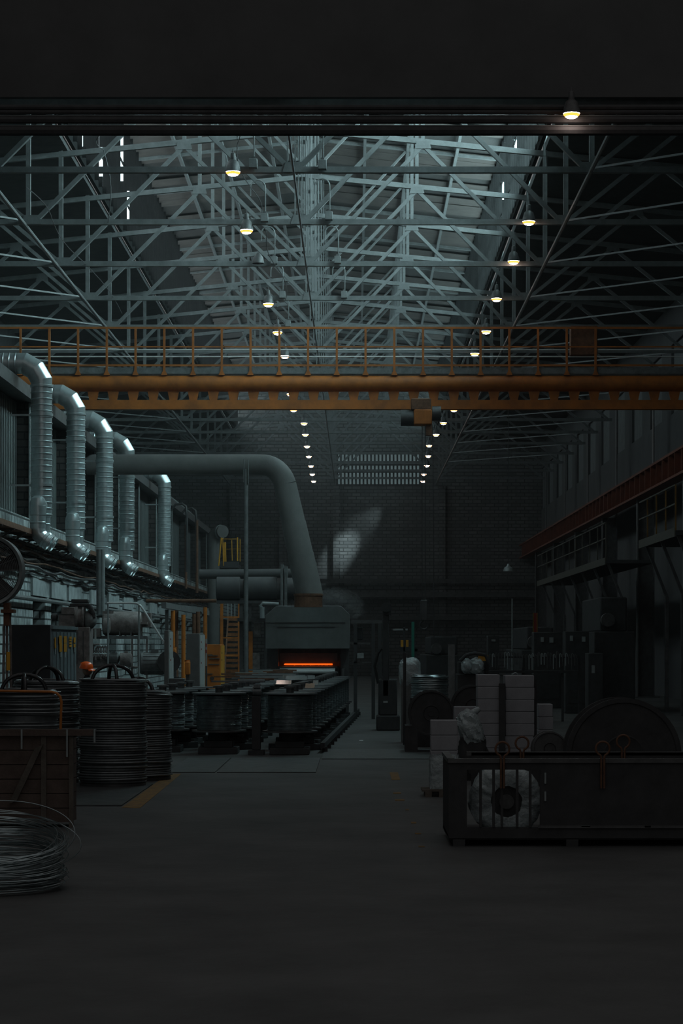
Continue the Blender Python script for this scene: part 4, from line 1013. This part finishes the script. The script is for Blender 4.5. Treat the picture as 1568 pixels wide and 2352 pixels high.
# long guide rails and wires lying across the reel tops
rn = random.Random(9)
for i in range(16):
    dd = 44+i*1.3; x0 = rn.uniform(-3.4,-2.2); x1 = x0+rn.uniform(.5,1.9)
    single('guide_bar', MB().box(x0,x1,dd,dd+.08,1.255,1.285+rn.uniform(0,.02)), M[['wire','galv_dull','rust'][i % 3]], 'flat steel guide bar lying across the reel tops, %s from the front' % ORD[i], 'bar', 'guide bars over the reels')
t = thing('reel_line_frame', 'low dark steel frame running beside the right column of reels', 'frame', (-.2,52,0))
b = MB(); b.beam((-.62,41.2,.14),(.05,63.5,.14),.08,.1); b.build('side_rail', M['soot'], t)
for i in range(15): q = 41.5+i*1.55; MB().box(-.64+(q-41.2)*.03,-.54+(q-41.2)*.03,q,q+.08,0,.1).build('rail_foot', M['soot'], t)
# floor plates, markings, scrap
d0, d1 = 5150*2/295, 5150*2/262
for i, (xa, xb, lab) in enumerate(((-2.95,-2.2,'small square steel floor plate before the left front reel'),(-2.17,-.63,'large flat steel floor plate before the two front reels'))):
    single('floor_plate', MB().box(xa,xb,d0,d1,.002,.015), M['plate'], lab, 'floor plate')
single('floor_plate', MB().box(-3.9,-2.9,5150*2/372,5150*2/322,.002,.015), M['plate'], 'dark steel floor plate beside the wooden crate', 'floor plate')
single('floor_plate', MB().box(-.6,1.6,5150*2/264,5150*2/242,.002,.012), M['plate'], 'wide steel floor plate across the aisle', 'floor plate')
single('paper_scrap', MB().box(X(825,46),X(834,46),46.2,46.6,.005,.012), M['paper'], 'small white scrap of paper on the aisle floor', 'paper')
b = MB(); b._add([(-2.87,27.4,.0),(-2.64,27.4,.0),(-2.70,34.6,.0),(-2.90,34.6,.0),(-2.87,27.4,.004),(-2.64,27.4,.004),(-2.70,34.6,.004),(-2.90,34.6,.004)], [(4,5,6,7),(0,1,5,4),(1,2,6,5),(2,3,7,6),(3,0,4,7),(0,3,2,1)])
struct('trim_2', b, M['paint'])
b = MB()
for (px,py,w_,h_) in ((909,1783,20,17),(912,1822,18,3),(918,1838,22,3),(935,1860,8,2),(950,1890,12,3),(960,1915,14,2),(968,1945,14,2)):
    da = 10300/(py+h_/2-1480); db = 10300/(py-h_/2-1480); b.box(X(px-w_/2,da),X(px+w_/2,da),da,db,.001,.005)
struct('trim_3', b, M['paint'])
# ================================================================== RIGHT OF THE AISLE
d = 52.0
t = thing('drill_column', 'tall dark machine column with a rounded head beyond the aisle end', 'machine', (X(890,d),d,0))
b = MB(); b.pb(878,893,1400,1600,d,.25); b.build('column', M['soot'], t, bevel=.02)
b = MB(); b.cyl(P(886,1395,d-.1),P(886,1395,d+.3),.11,n=20); b.pb(886,898,1386,1412,d-.05,.2); b.build('head', M['soot'], t)
b = MB(); b.box(X(864,d),X(918,d),d-.1,d+.7,0,.35); b.box(X(870,d),X(912,d),d,d+.6,.35,Z(1560,d)); b.build('machine_base', M['soot'], t, bevel=.03)
b = MB(); b.pb(880,890,1610,1614,d-.12,.02); b.build('name_plate', M['cabinet_light'], t)
b = MB(); b.tube([P(868,1570,d),P(860,1530,d),P(868,1500,d),P(876,1490,d)], .03, 8); b.build('hose', M['rubber'], t)
d = 60
t = thing('jib_frame', 'dark machine frame with beams right behind the furnace', 'frame', (X(845,d),d,0))
for px in (812,853,868): MB().box(X(px,d),X(px+8,d),d,d+.1,0,Z(1432,d)).build('post', M['soot'], t)
MB().pb(806,880,1424,1432,d,.15).build('top_beam', M['steel_dark'], t)
b = MB(); b.pb(806,850,1476,1480,d,.1); b.pb(806,850,1520,1523,d,.1); b.build('cross_beam', M['steel_dark'], t)
b = MB(); b.pb(815,833,1440,1470,d+.2,.4); b.build('gear_case', M['soot'], t, bevel=.02)
b = MB(); b.pb(820,835,1500,1512,d-.1,.2); b.build('pale_tag', M['galv_dull'], t)
d = 56
a = X(948,d); single('green_post', MB().box(a-.035,a+.035,d,d+.07,0,Z(1428,d)), M['green'], 'slim green post beyond the plastic wrapped bundle', 'post')
d = 57
t = thing('yellow_hoist_frame', 'dim yellow frame left of the green post', 'frame', (X(930,d),d,0))
MB().pb(920,926,1470,1486,d,.1).build('left_tab', M['yellow'], t); MB().pb(932,938,1470,1486,d,.1).build('right_tab', M['yellow'], t)
b = MB(); b.pb(916,960,1486,1496,d,.15); b.box(X(926,d),X(930,d),d,d+.1,0,Z(1440,d)); b.box(X(952,d),X(958,d),d,d+.1,0,Z(1490,d)); b.build('frame_body', M['soot'], t)
b = MB(); b.pb(902,936,1444,1448,d,.05); b.build('pale_bar', M['galv_dull'], t)
# plastic wrapped bundle, on a pallet
d = 45.5
t = thing('wrapped_bundle', 'pale plastic wrapped bundle standing behind the dark cable drum', 'bundle', (X(942,d),d+.3,0))
b = MB(); b.lump((X(942,d),d+.35,Z(1545,d)), .22,.3,.30,.10,20,31,p=3.2); b.build('wrapping', M['plastic'], t)
b = MB(); b.box(X(922,d),X(962,d),d+.1,d+.6,0,Z(1560,d)); b.build('stand', M['machine_grey'], t)
d = 44.5; a = X(929,d)
single('dark_post', MB().box(a-.03,a+.03,d,d+.06,0,Z(1500,d)), M['soot'], 'dark upright post in front of the wrapped bundle', 'post')
# wire coil wrapped on block behind drum
d = 43.6; c = (X(988,d), d+.4, Z(1604,d))
b = coil_mesh(c, .36, .40, .03, .014, 77, .006, 3); single('wire_coil', b, M['wirebright'], 'small bright wire coil resting behind the dark cable drum', 'wire coil')
single('coil_block', MB().box(c[0]-.38,c[0]+.38,c[1]-.38,c[1]+.38,0,c[2]), M['soot'], 'dark block carrying the small bright coil', 'block')
# cable drum facing camera
def drum(px, py, rp, d, dep, lab, mt='soot', stand=True, base=None, core='wire'):
    c = P(px,py,d); r = rp*d/F
    t = thing('cable_drum', lab, 'cable drum', (c.x,d+dep/2,0))
    for s_, nm in ((0,'front_flange'),(1,'rear_flange')):
        y = d+s_*dep
        b = MB().lathe([(r*.14,-.03),(r*.14,-.02),(r*.3,-.02),(r*.34,-.035),(r*.36,-.02),(r*.90,-.02),(r*.92,-.04),(r,-.04),(r,.03),(r*.4,.03)], (c.x,y,c.z), ax=(0,1,0), n=48, capa=True)
        b.build(nm, M[mt], t)
    MB().cyl((c.x,d,c.z),(c.x,d+dep,c.z),r*.8,n=40).build('wound_core', M[core], t)
    if stand:
        MB().box(c.x-r*1.15,c.x-r*.6,d-.05,d+dep+.05,0,max(.1,c.z-r*.55)).build('chock', M[mt], t); MB().box(c.x+r*.5,c.x+r*.9,d-.05,d+dep+.05,0,max(.08,c.z-r*.8)).build('chock', M[mt], t)
    return t
drum(990,1638,52,41.6,.7,'dark round cable drum lying on its side right of the aisle')
drum(1085,1622,48,43.5,.5,'dark cable drum half hidden by the tall foam stacks')
d = 47
t = thing('grey_post', 'pale grey upright beam behind the cable drums', 'beam', (X(1036,d),d,0)); MB().box(X(1029,d),X(1044,d),d,d+.12,0,Z(1480,d)).build('beam', M['machine_grey'], t); MB().box(X(1020,d),X(1052,d),d-.05,d+.2,0,.05).build('foot', M['soot'], t)
d = 49
t = thing('winding_machine', 'dark winding machine with a wrapped reel and a yellow guard', 'machine', (X(1090,d),d+.3,0))
b = MB(); b.box(X(1050,d),X(1125,d),d+.1,d+1.0,0,Z(1548,d)); b.pb(1112,1122,1505,1560,d+.2,.6); b.pb(1052,1066,1520,1560,d+.2,.5); b.build('bed', M['soot'], t, bevel=.02)
b = MB(); b.pb(1098,1121,1505,1518,d,.05); b.build('yellow_guard', M['yellow'], t)
b = MB(); b.tube([P(1056,1518,d),P(1070,1505,d),P(1090,1500,d),P(1115,1505,d),P(1125,1530,d)], .04, 8); b.build('arch_guard', M['soot'], t)
t = thing('wrapped_reel', 'pale crumpled plastic wrapped reel sitting in the winding machine', 'reel', P(1082,1548,d))
b = MB(); b.lump(P(1072,1530,d+.1), .13,.2,.16,.14,18,5,p=2.6); b.lump(P(1094,1530,d+.1), .16,.2,.18,.14,18,6,p=2.6); b.build('wrapping', M['plastic'], t)
# foam blocks
def stack(x0, x1, y0, y1, n, d, dep, lab, nm):
    g = 'pale foam blocks in stacks'; z0, z1 = Z(y1,d), Z(y0,d); h = (z1-z0)/n
    for i in range(n):
        off = random.Random(int(x0*7+i)).uniform(-.008,.008)
        single('foam_block', MB().box(X(x0,d)+off,X(x1,d)+off,d,d+dep,z0+i*h+(.0),z0+(i+1)*h-.003), M['foam'], '%s foam block in %s' % (('bottom' if i == 0 else 'top' if i == n-1 else ORD[i]+' from bottom'), nm), 'foam block', g, bevel=.01)
def ground(d): return 1480+10300/d
d = 35.0
stack(1097,1148,1549,ground(d),8,d,.55,'','tall stack left of the dark bar')
stack(1160,1226,1551,ground(d),8,d+.05,.55,'','widest tall stack right of the dark bar')
stack(1237,1269,1617,ground(36),5,36,.4,'','low stack right of the tall stacks')
stack(1043,1098,1623,ground(37.5),4,37.5,.4,'','low stack behind the plastic roll')
stack(990,1051,1654,ground(29.6),5,29.6,.35,'','front stack at the aisle edge')
d = 34.9
single('dark_strap_post', MB().box(X(1146,d),X(1160,d),d,d+.12,0,Z(1570,d)), M['soot'], 'dark upright bar between the two tall foam stacks', 'post')
single('dark_strap_post', MB().box(X(1227,d),X(1237,d),d+.4,d+.5,0,Z(1560,d)), M['soot'], 'dark upright bar right of the widest foam stack', 'post')
single('wire_hook', MB().tube([P(1176,1551,35.2),P(1178,1547,35.2),P(1183,1545,35.2),P(1188,1547,35.2),P(1190,1551,35.2)], .008, 6), M['wirebright'], 'tiny wire loop on top of the widest foam stack', 'hook')
# wrap around front stack, pallet
d = 29.5
t = thing('plastic_cover', 'wrinkled plastic film around the bottom of the front foam stack', 'plastic film', (X(1018,d),d+.2,0))
b = MB(); rn = random.Random(8); N = 60; H_ = 14; v = []; hw = (X(1053,d)-X(986,d))/2; cx_ = X(1020,d)
for j in range(H_+1):
    for i in range(N):
        a = 2*PI*i/N; q = Vector((math.copysign(abs(math.cos(a))**.35,math.cos(a))*hw, math.copysign(abs(math.sin(a))**.35,math.sin(a))*.22,0)); w_ = 1+rn.uniform(-.02,.03)
        v.append((cx_+q.x*w_, d+.16+q.y*w_, .10+j*(Z(1732,d)-.1)/H_+rn.uniform(-.008,.008)))
b._add(v, [(j*N+i, j*N+(i+1)%N, (j+1)*N+(i+1)%N, (j+1)*N+i) for j in range(H_) for i in range(N)])
b.build('film', M['plastic'], t)
b = MB()
for i in range(3): b.box(X(968,d),X(1060,d),d-.12+i*.2,d-.02+i*.2,.07,.10)
for i in range(3): xx = X(975+i*32,d); b.box(xx,xx+.09,d-.12,d+.4,0,.07)
single('pallet', b, M['woodpale'], 'low wooden pallet under the front foam stack', 'pallet')
d = 33.0
t = thing('plastic_roll', 'crumpled roll of clear plastic leaning between the foam stacks', 'plastic roll', (X(1078,d),d,0))
rot = Matrix.Rotation(math.radians(-18),3,'Y')
b = MB(); b.lump((X(1080,d),d,Z(1675,d)), .17,.18,.28,.16,22,51,rot=rot,p=2.6); b.build('roll', M['plastic'], t)
b = MB(); b.tube([P(1056,1662,d-.1),P(1075,1645,d-.05),P(1100,1628,d)], .05, 10, radii=[.03,.07,.04]); b.build('twisted_end', M['plastic'], t)
b = MB(); b.tube([P(1100,1700,d),P(1112,1716,d),P(1122,1735,d)], .03, 8); b.lump((X(1085,d),d+.05,.35), .2,.2,.38,.12,16,52,p=3); b.build('lower_film', M['soot'], t)
# steel bin with window bars
d = 22.2
t = thing('steel_bin', 'black steel transport bin with barred side window in the right foreground', 'bin', (X(1300,d),d+.6,0))
x0, x1 = X(1030,d), X(1640,d); zt = Z(1745,d); dep = 1.45
wx0, wx1, wz0, wz1 = X(1072,d), X(1240,d), Z(1900,d), Z(1768,d)
b = MB(); b.box(x0,wx0,d,d+.05,.08,zt); b.box(wx0,wx1,d,d+.05,.08,wz0); b.box(wx0,wx1,d,d+.05,wz1,zt); b.box(wx1,x1,d,d+.05,.08,zt); b.build('front_side', M['soot'], t)

b = MB(); b.box(x0,x0+.05,d+.05,d+dep,.08,zt); b.build('left_side', M['soot'], t)
b = MB(); b.box(x1-.05,x1,d+.05,d+dep,.08,zt); b.build('right_side', M['soot'], t)
b = MB(); b.box(x0+.3,x1,d+dep,d+dep+.05,.5,zt); b.build('rear_side', M['soot'], t)
b = MB(); b.box(x0,x1,d+.05,d+dep,.06,.1); b.build('bottom', M['soot'], t)
b = MB(); b.box(x0-.01,x1+.01,d-.02,d+.06,zt-.03,zt+.01); b.box(x0-.01,x0+.06,d,d+dep+.05,zt-.03,zt+.01); b.box(x0+.25,x1,d+dep,d+dep+.06,zt-.03,zt+.01); b.build('top_rim', M['steel_dark'], t)
for px in (1040,1300,1580): MB().box(X(px,d),X(px,d)+.12,d,d+dep,0,.07).build('skid_foot', M['soot'], t)
for px in (1103,1133,1152,1187,1217): b = MB(); b.box(X(px,d)-.012,X(px,d)+.014,d-.01,d+.02,wz0,wz1); b.build('window_bar', M['soot'], t)
b = MB(); b.pb(1250,1254,1775,1800,d-.02,.02); b.pb(1250,1254,1818,1840,d-.02,.02); b.pb(1335,1355,1896,1899,d-.02,.02); b.pb(1480,1494,1897,1901,d-.02,.02); b.build('bright_scrape', M['galv_dull'], t)
b = MB(); b.box(X(1235,d),x1-.1,d-.02,d,Z(1902,d),Z(1896,d)); b.build('lower_ridge', M['steel_dark'], t)
# wrapped reel inside the bin
c = Vector((X(1160,d+.6), d+.62, Z(1838,d+.6)))
t2 = thing('wrapped_wire_reel', 'plastic wrapped wire reel seen through the bars of the black bin', 'reel', (c.x,c.y,.12))
R_ = 84*(d+.6)/F
rn = random.Random(14); v = []; b = MB(); N = 64; prof = [(.42,-.22),(.75,-.25),(.97,-.2),(1.0,0),(.97,.2),(.75,.25),(.42,.22)]
for j, (pr, py_) in enumerate(prof):
    for i in range(N):
        a = 2*PI*i/N; w_ = 1+rn.uniform(-.022,.022)+.02*math.sin(a*7+j); v.append((c.x+R_*pr*w_*math.cos(a), c.y+py_+rn.uniform(-.014,.014), c.z+R_*pr*w_*math.sin(a)))
b._add(v, [(j*N+i, j*N+(i+1)%N, (j+1)*N+(i+1)%N, (j+1)*N+i) for j in range(len(prof)-1) for i in range(N)]); b.build('wrapped_ring', M['plastic'], t2, ang=60)
MB().cyl(c+Vector((0,-.2,0)),c+Vector((0,.2,0)),R_*.44,n=32).build('hub', M['soot'], t2)
b = MB(); b.lathe([(R_*.2,-.24),(R_*.2,-.2),(R_*.1,-.2)], c, ax=(0,1,0), n=24); b.build('hub_ring', M['steel_dark'], t2)
# lifting rings on the bin
for i, (px, py, rp, dd, lab) in enumerate(((1153,1720,16,d-.02,'rusty lifting ring at the front left of the black bin'),(1198,1707,15,d+dep,'rusty lifting ring at the rear left of the black bin'),(1383,1719,16,d-.02,'rusty lifting ring at the front right of the black bin'),(1430,1703,15,d+dep,'rusty lifting ring at the rear right of the black bin'))):
    c = P(px,py,dd); r = rp*dd/F; pts = []
    for k in range(15):
        a = -PI/2+.35+(2*PI-.7)*k/14; pts.append((c.x+r*math.cos(a), dd-.03, c.z+r*math.sin(a)))
    pts = [(c.x-.015,dd-.03,zt-.28),(c.x-.015,dd-.03,c.z-r*1.35)]+pts[::-1]+[(c.x+.015,dd-.03,c.z-r*1.35),(c.x+.015,dd-.03,zt-.28)]
    single('lifting_ring', MB().tube(pts, .011, 8), M['rust'], lab, 'lifting ring', 'lifting rings of the bin')
# huge drum right
drum(1432,1735,132,31.0,.6,'huge dark cable drum behind the black bin','soot',True)
drum(1262,1720,40,32.5,.3,'half hidden small drum behind the low foam stack','steel_dark',False)
# shelves with hooks of wire rods in right background
d = 58.0
t = thing('rod_rack', 'long dark rack with a row of hanging metal rods on the right', 'rack', (X(1190,d),d,0))
b = MB(); b.pb(1112,1330,1540,1546,d,.5); b.pb(1112,1330,1508,1511,d,.1); b.build('rack_beam', M['soot'], t)
b = MB()
for px in (1115,1200,1290,1328): b.box(X(px,d),X(px,d)+.06,d+.1,d+.16,0,Z(1505,d))
b.build('upright', M['soot'], t)
rn = random.Random(6)
for i in range(30):
    px = 1118+i*7; b = MB(); y0 = 1502+rn.uniform(-4,4)
    b.tube([P(px+2.5,y0+6,d-.05),P(px+2,y0,d-.05),P(px,y0-2,d-.05),P(px-1.5,y0,d-.05),P(px-1.5,1525+rn.uniform(0,14),d-.05)], .012, 6); b.build('hanging_rod', M[rn.choice(['steel_dark','steel_dark','galv_dull'])], t)
# dark machine cabinets with pale plates
for i, (xa,xb,yt,dd,lab,pl) in enumerate(((1225,1290,1452,70.2,'dark machine cabinet with two pale plates, left one of the pair',((1245,1469,7,11),(1266,1470,9,12))),
        (1298,1352,1450,64.9,'dark machine cabinet with two pale plates, right one of the pair',((1312,1466,7,12),(1340,1468,8,12))),(1350,1385,1500,61.2,'short dark machine cabinet with one bright plate',((1362,1537,7,18),)),
        (1120,1146,1460,75,'narrow dark cabinet with a wide pale plate beyond the foam stacks',((1133,1471,9,5),)))):
    t = thing('machine_cabinet', lab, 'cabinet', (X((xa+xb)/2,dd),dd+.4,0)); MB().box(X(xa,dd),X(xb,dd),dd,dd+.8,0,Z(yt,dd)).build('body', M['soot'], t, bevel=.02)
    b = MB(); b.box(X(xa+6,dd),X(xb-6,dd),dd-.02,dd,.3,1.2); b.build('door', M['soot'], t)
    for px,py,w_,h_ in pl: MB().pb(px-w_/2,px+w_/2,py-h_/2,py+h_/2,dd-.03,.03).build('pale_plate', M['galv_dull'], t)
# red and yellow post
d = 66
t = thing('warning_post', 'short yellow framed red panel on the right machinery', 'panel', P(1229,1452,d)); b = MB(); b.pb(1225,1233,1408,1452,d,.05); b.build('panel', M['red'], t); b = MB(); b.pb(1223.5,1226,1408,1452,d-.02,.06); b.pb(1232,1234.5,1408,1452,d-.02,.06); b.build('yellow_edge', M['dimyellow'], t)
single('white_pole', MB().cyl((X(1176,74),74,0),P(1176,1375,74),.025,n=8), M['galv_dull'], 'thin pale pole before the end wall at the right', 'pole')
t = thing('hanging_lamp', 'small unlit lamp hanging at the right above the pale pole', 'lamp', P(1167,1312,78.6)); a = P(1167,1312,78.6)
MB().lathe([(.18,0),(.15,.12),(.06,.18),(.03,.26)], a, n=20).build('shade', M['galv_dull'], t); MB().cyl(a+Vector((0,0,.26)),(a.x,78.6,12.22),.01,n=5).build('cord', M['soot'], t)
# right galleries with yellow railings
def gallery(x, y0, y1, zf, zr, lab, mt, step, slats=True):
    t = thing('gallery', lab, 'gallery', (x,(y0+y1)/2,0))
    MB().box(x,x+1.6,y0,y1,zf-.12,zf).build('deck', M['soot'], t)
    for zz in (zr,(zr+zf)/2+.1): b = MB(); b.box(x-.02,x+.02,y0,y1,zz-.02,zz+.02); b.build('handrail', M['rail_dim'], t)
    b = MB(); b.box(x-.03,x+.01,y0,y1,zf-.16,zf+.08); b.build('toe_board', M['rail_dim'], t)
    yy = y0
    while yy <= y1+.01:
        MB().box(x-.02,x+.02,yy-.02,yy+.02,zf,zr).build('railing_post', M[mt], t); yy += step
    yy = y0+.3
    while yy < y1:
        b = MB(); b.beam((x+.1,yy,zf-.1),(x+.7,yy,zf-1.6),.08,.12,up=(0,1,0)); b.beam((x+.7,yy,zf-1.6),(x+.7,yy,0.0),.1,.14,up=(0,1,0)); b.build('bracket_leg', M['steel_dark'], t); yy += step*1.7
    return t
M['rail_dim'] = mat('dull_gallery_rail', (.09,.085,.07), .6, 0, .2, 5)
gallery(8.4, 75.5, 104, 4.85, 6.1, 'long dark gallery with railing along the right wall', 'rail_dim', 2.6)
gallery(8.4, 59, 66.5, 5.0, 6.2, 'nearer gallery with yellow posts at the right edge', 'dimyellow', 1.9)
# machine bulks under the galleries
for i, (xa,xb,ya,yb,zt_,lab) in enumerate(((7.0,8.2,66,72,3.4,'tall dark press body under the right gallery'),(5.6,6.9,76,84,2.6,'long low dark machine at the right before the end wall'),(2.6,4.0,84,92,2.3,'dark block machine beyond the green post'))):
    t = thing('dark_machine', lab, 'machine', ((xa+xb)/2,ya,0)); MB().box(xa,xb,ya,yb,0,zt_*.7).build('bed', M['soot'], t, bevel=.03)
    MB().box(xa+.2,xb-.2,ya+.3,yb-.5,zt_*.7,zt_).build('upper_housing', M['soot'], t, bevel=.05); MB().cyl((xa+.4,ya+.2,zt_*.8),(xa+.4,ya-.1,zt_*.8),.2,n=20).build('wheel', M['steel_dark'], t)
# ================================================================== HAZE IN THE HALL
def vol(name, density, col=(1,1,1), noise=False):
    m = bpy.data.materials.new(name); m.use_nodes = True; nt = m.node_tree; nt.nodes.clear()
    v = nt.nodes.new('ShaderNodeVolumeScatter'); v.inputs['Color'].default_value = (*col,1); v.inputs['Density'].default_value = density
    o = nt.nodes.new('ShaderNodeOutputMaterial'); nt.links.new(v.outputs[0], o.inputs['Volume']); return m
hz_ = MB().box(-13.9, 11.7, 42.4, 142.9, .05, 15.2)
o = single('hall_haze', hz_, vol('thin_dusty_haze', .0008), 'thin dusty haze filling the whole hall', 'haze', kind='stuff')

b = MB(); dd = 66.5
for px, py, r_, sd in ((742,1384,.32,1),(756,1376,.38,2),(770,1371,.34,3),(784,1378,.40,4),(797,1390,.36,5),(806,1404,.28,6),(775,1388,.42,7)):
    p = P(px,py,dd); b.lump((p.x,dd+.02*sd,p.z), r_*1.3,.5,r_*.8,.35,14,sd)
single('steam_plume', b, vol('pale_steam', .35), 'faint pale steam drifting over the right side of the furnace hood', 'steam', kind='stuff')
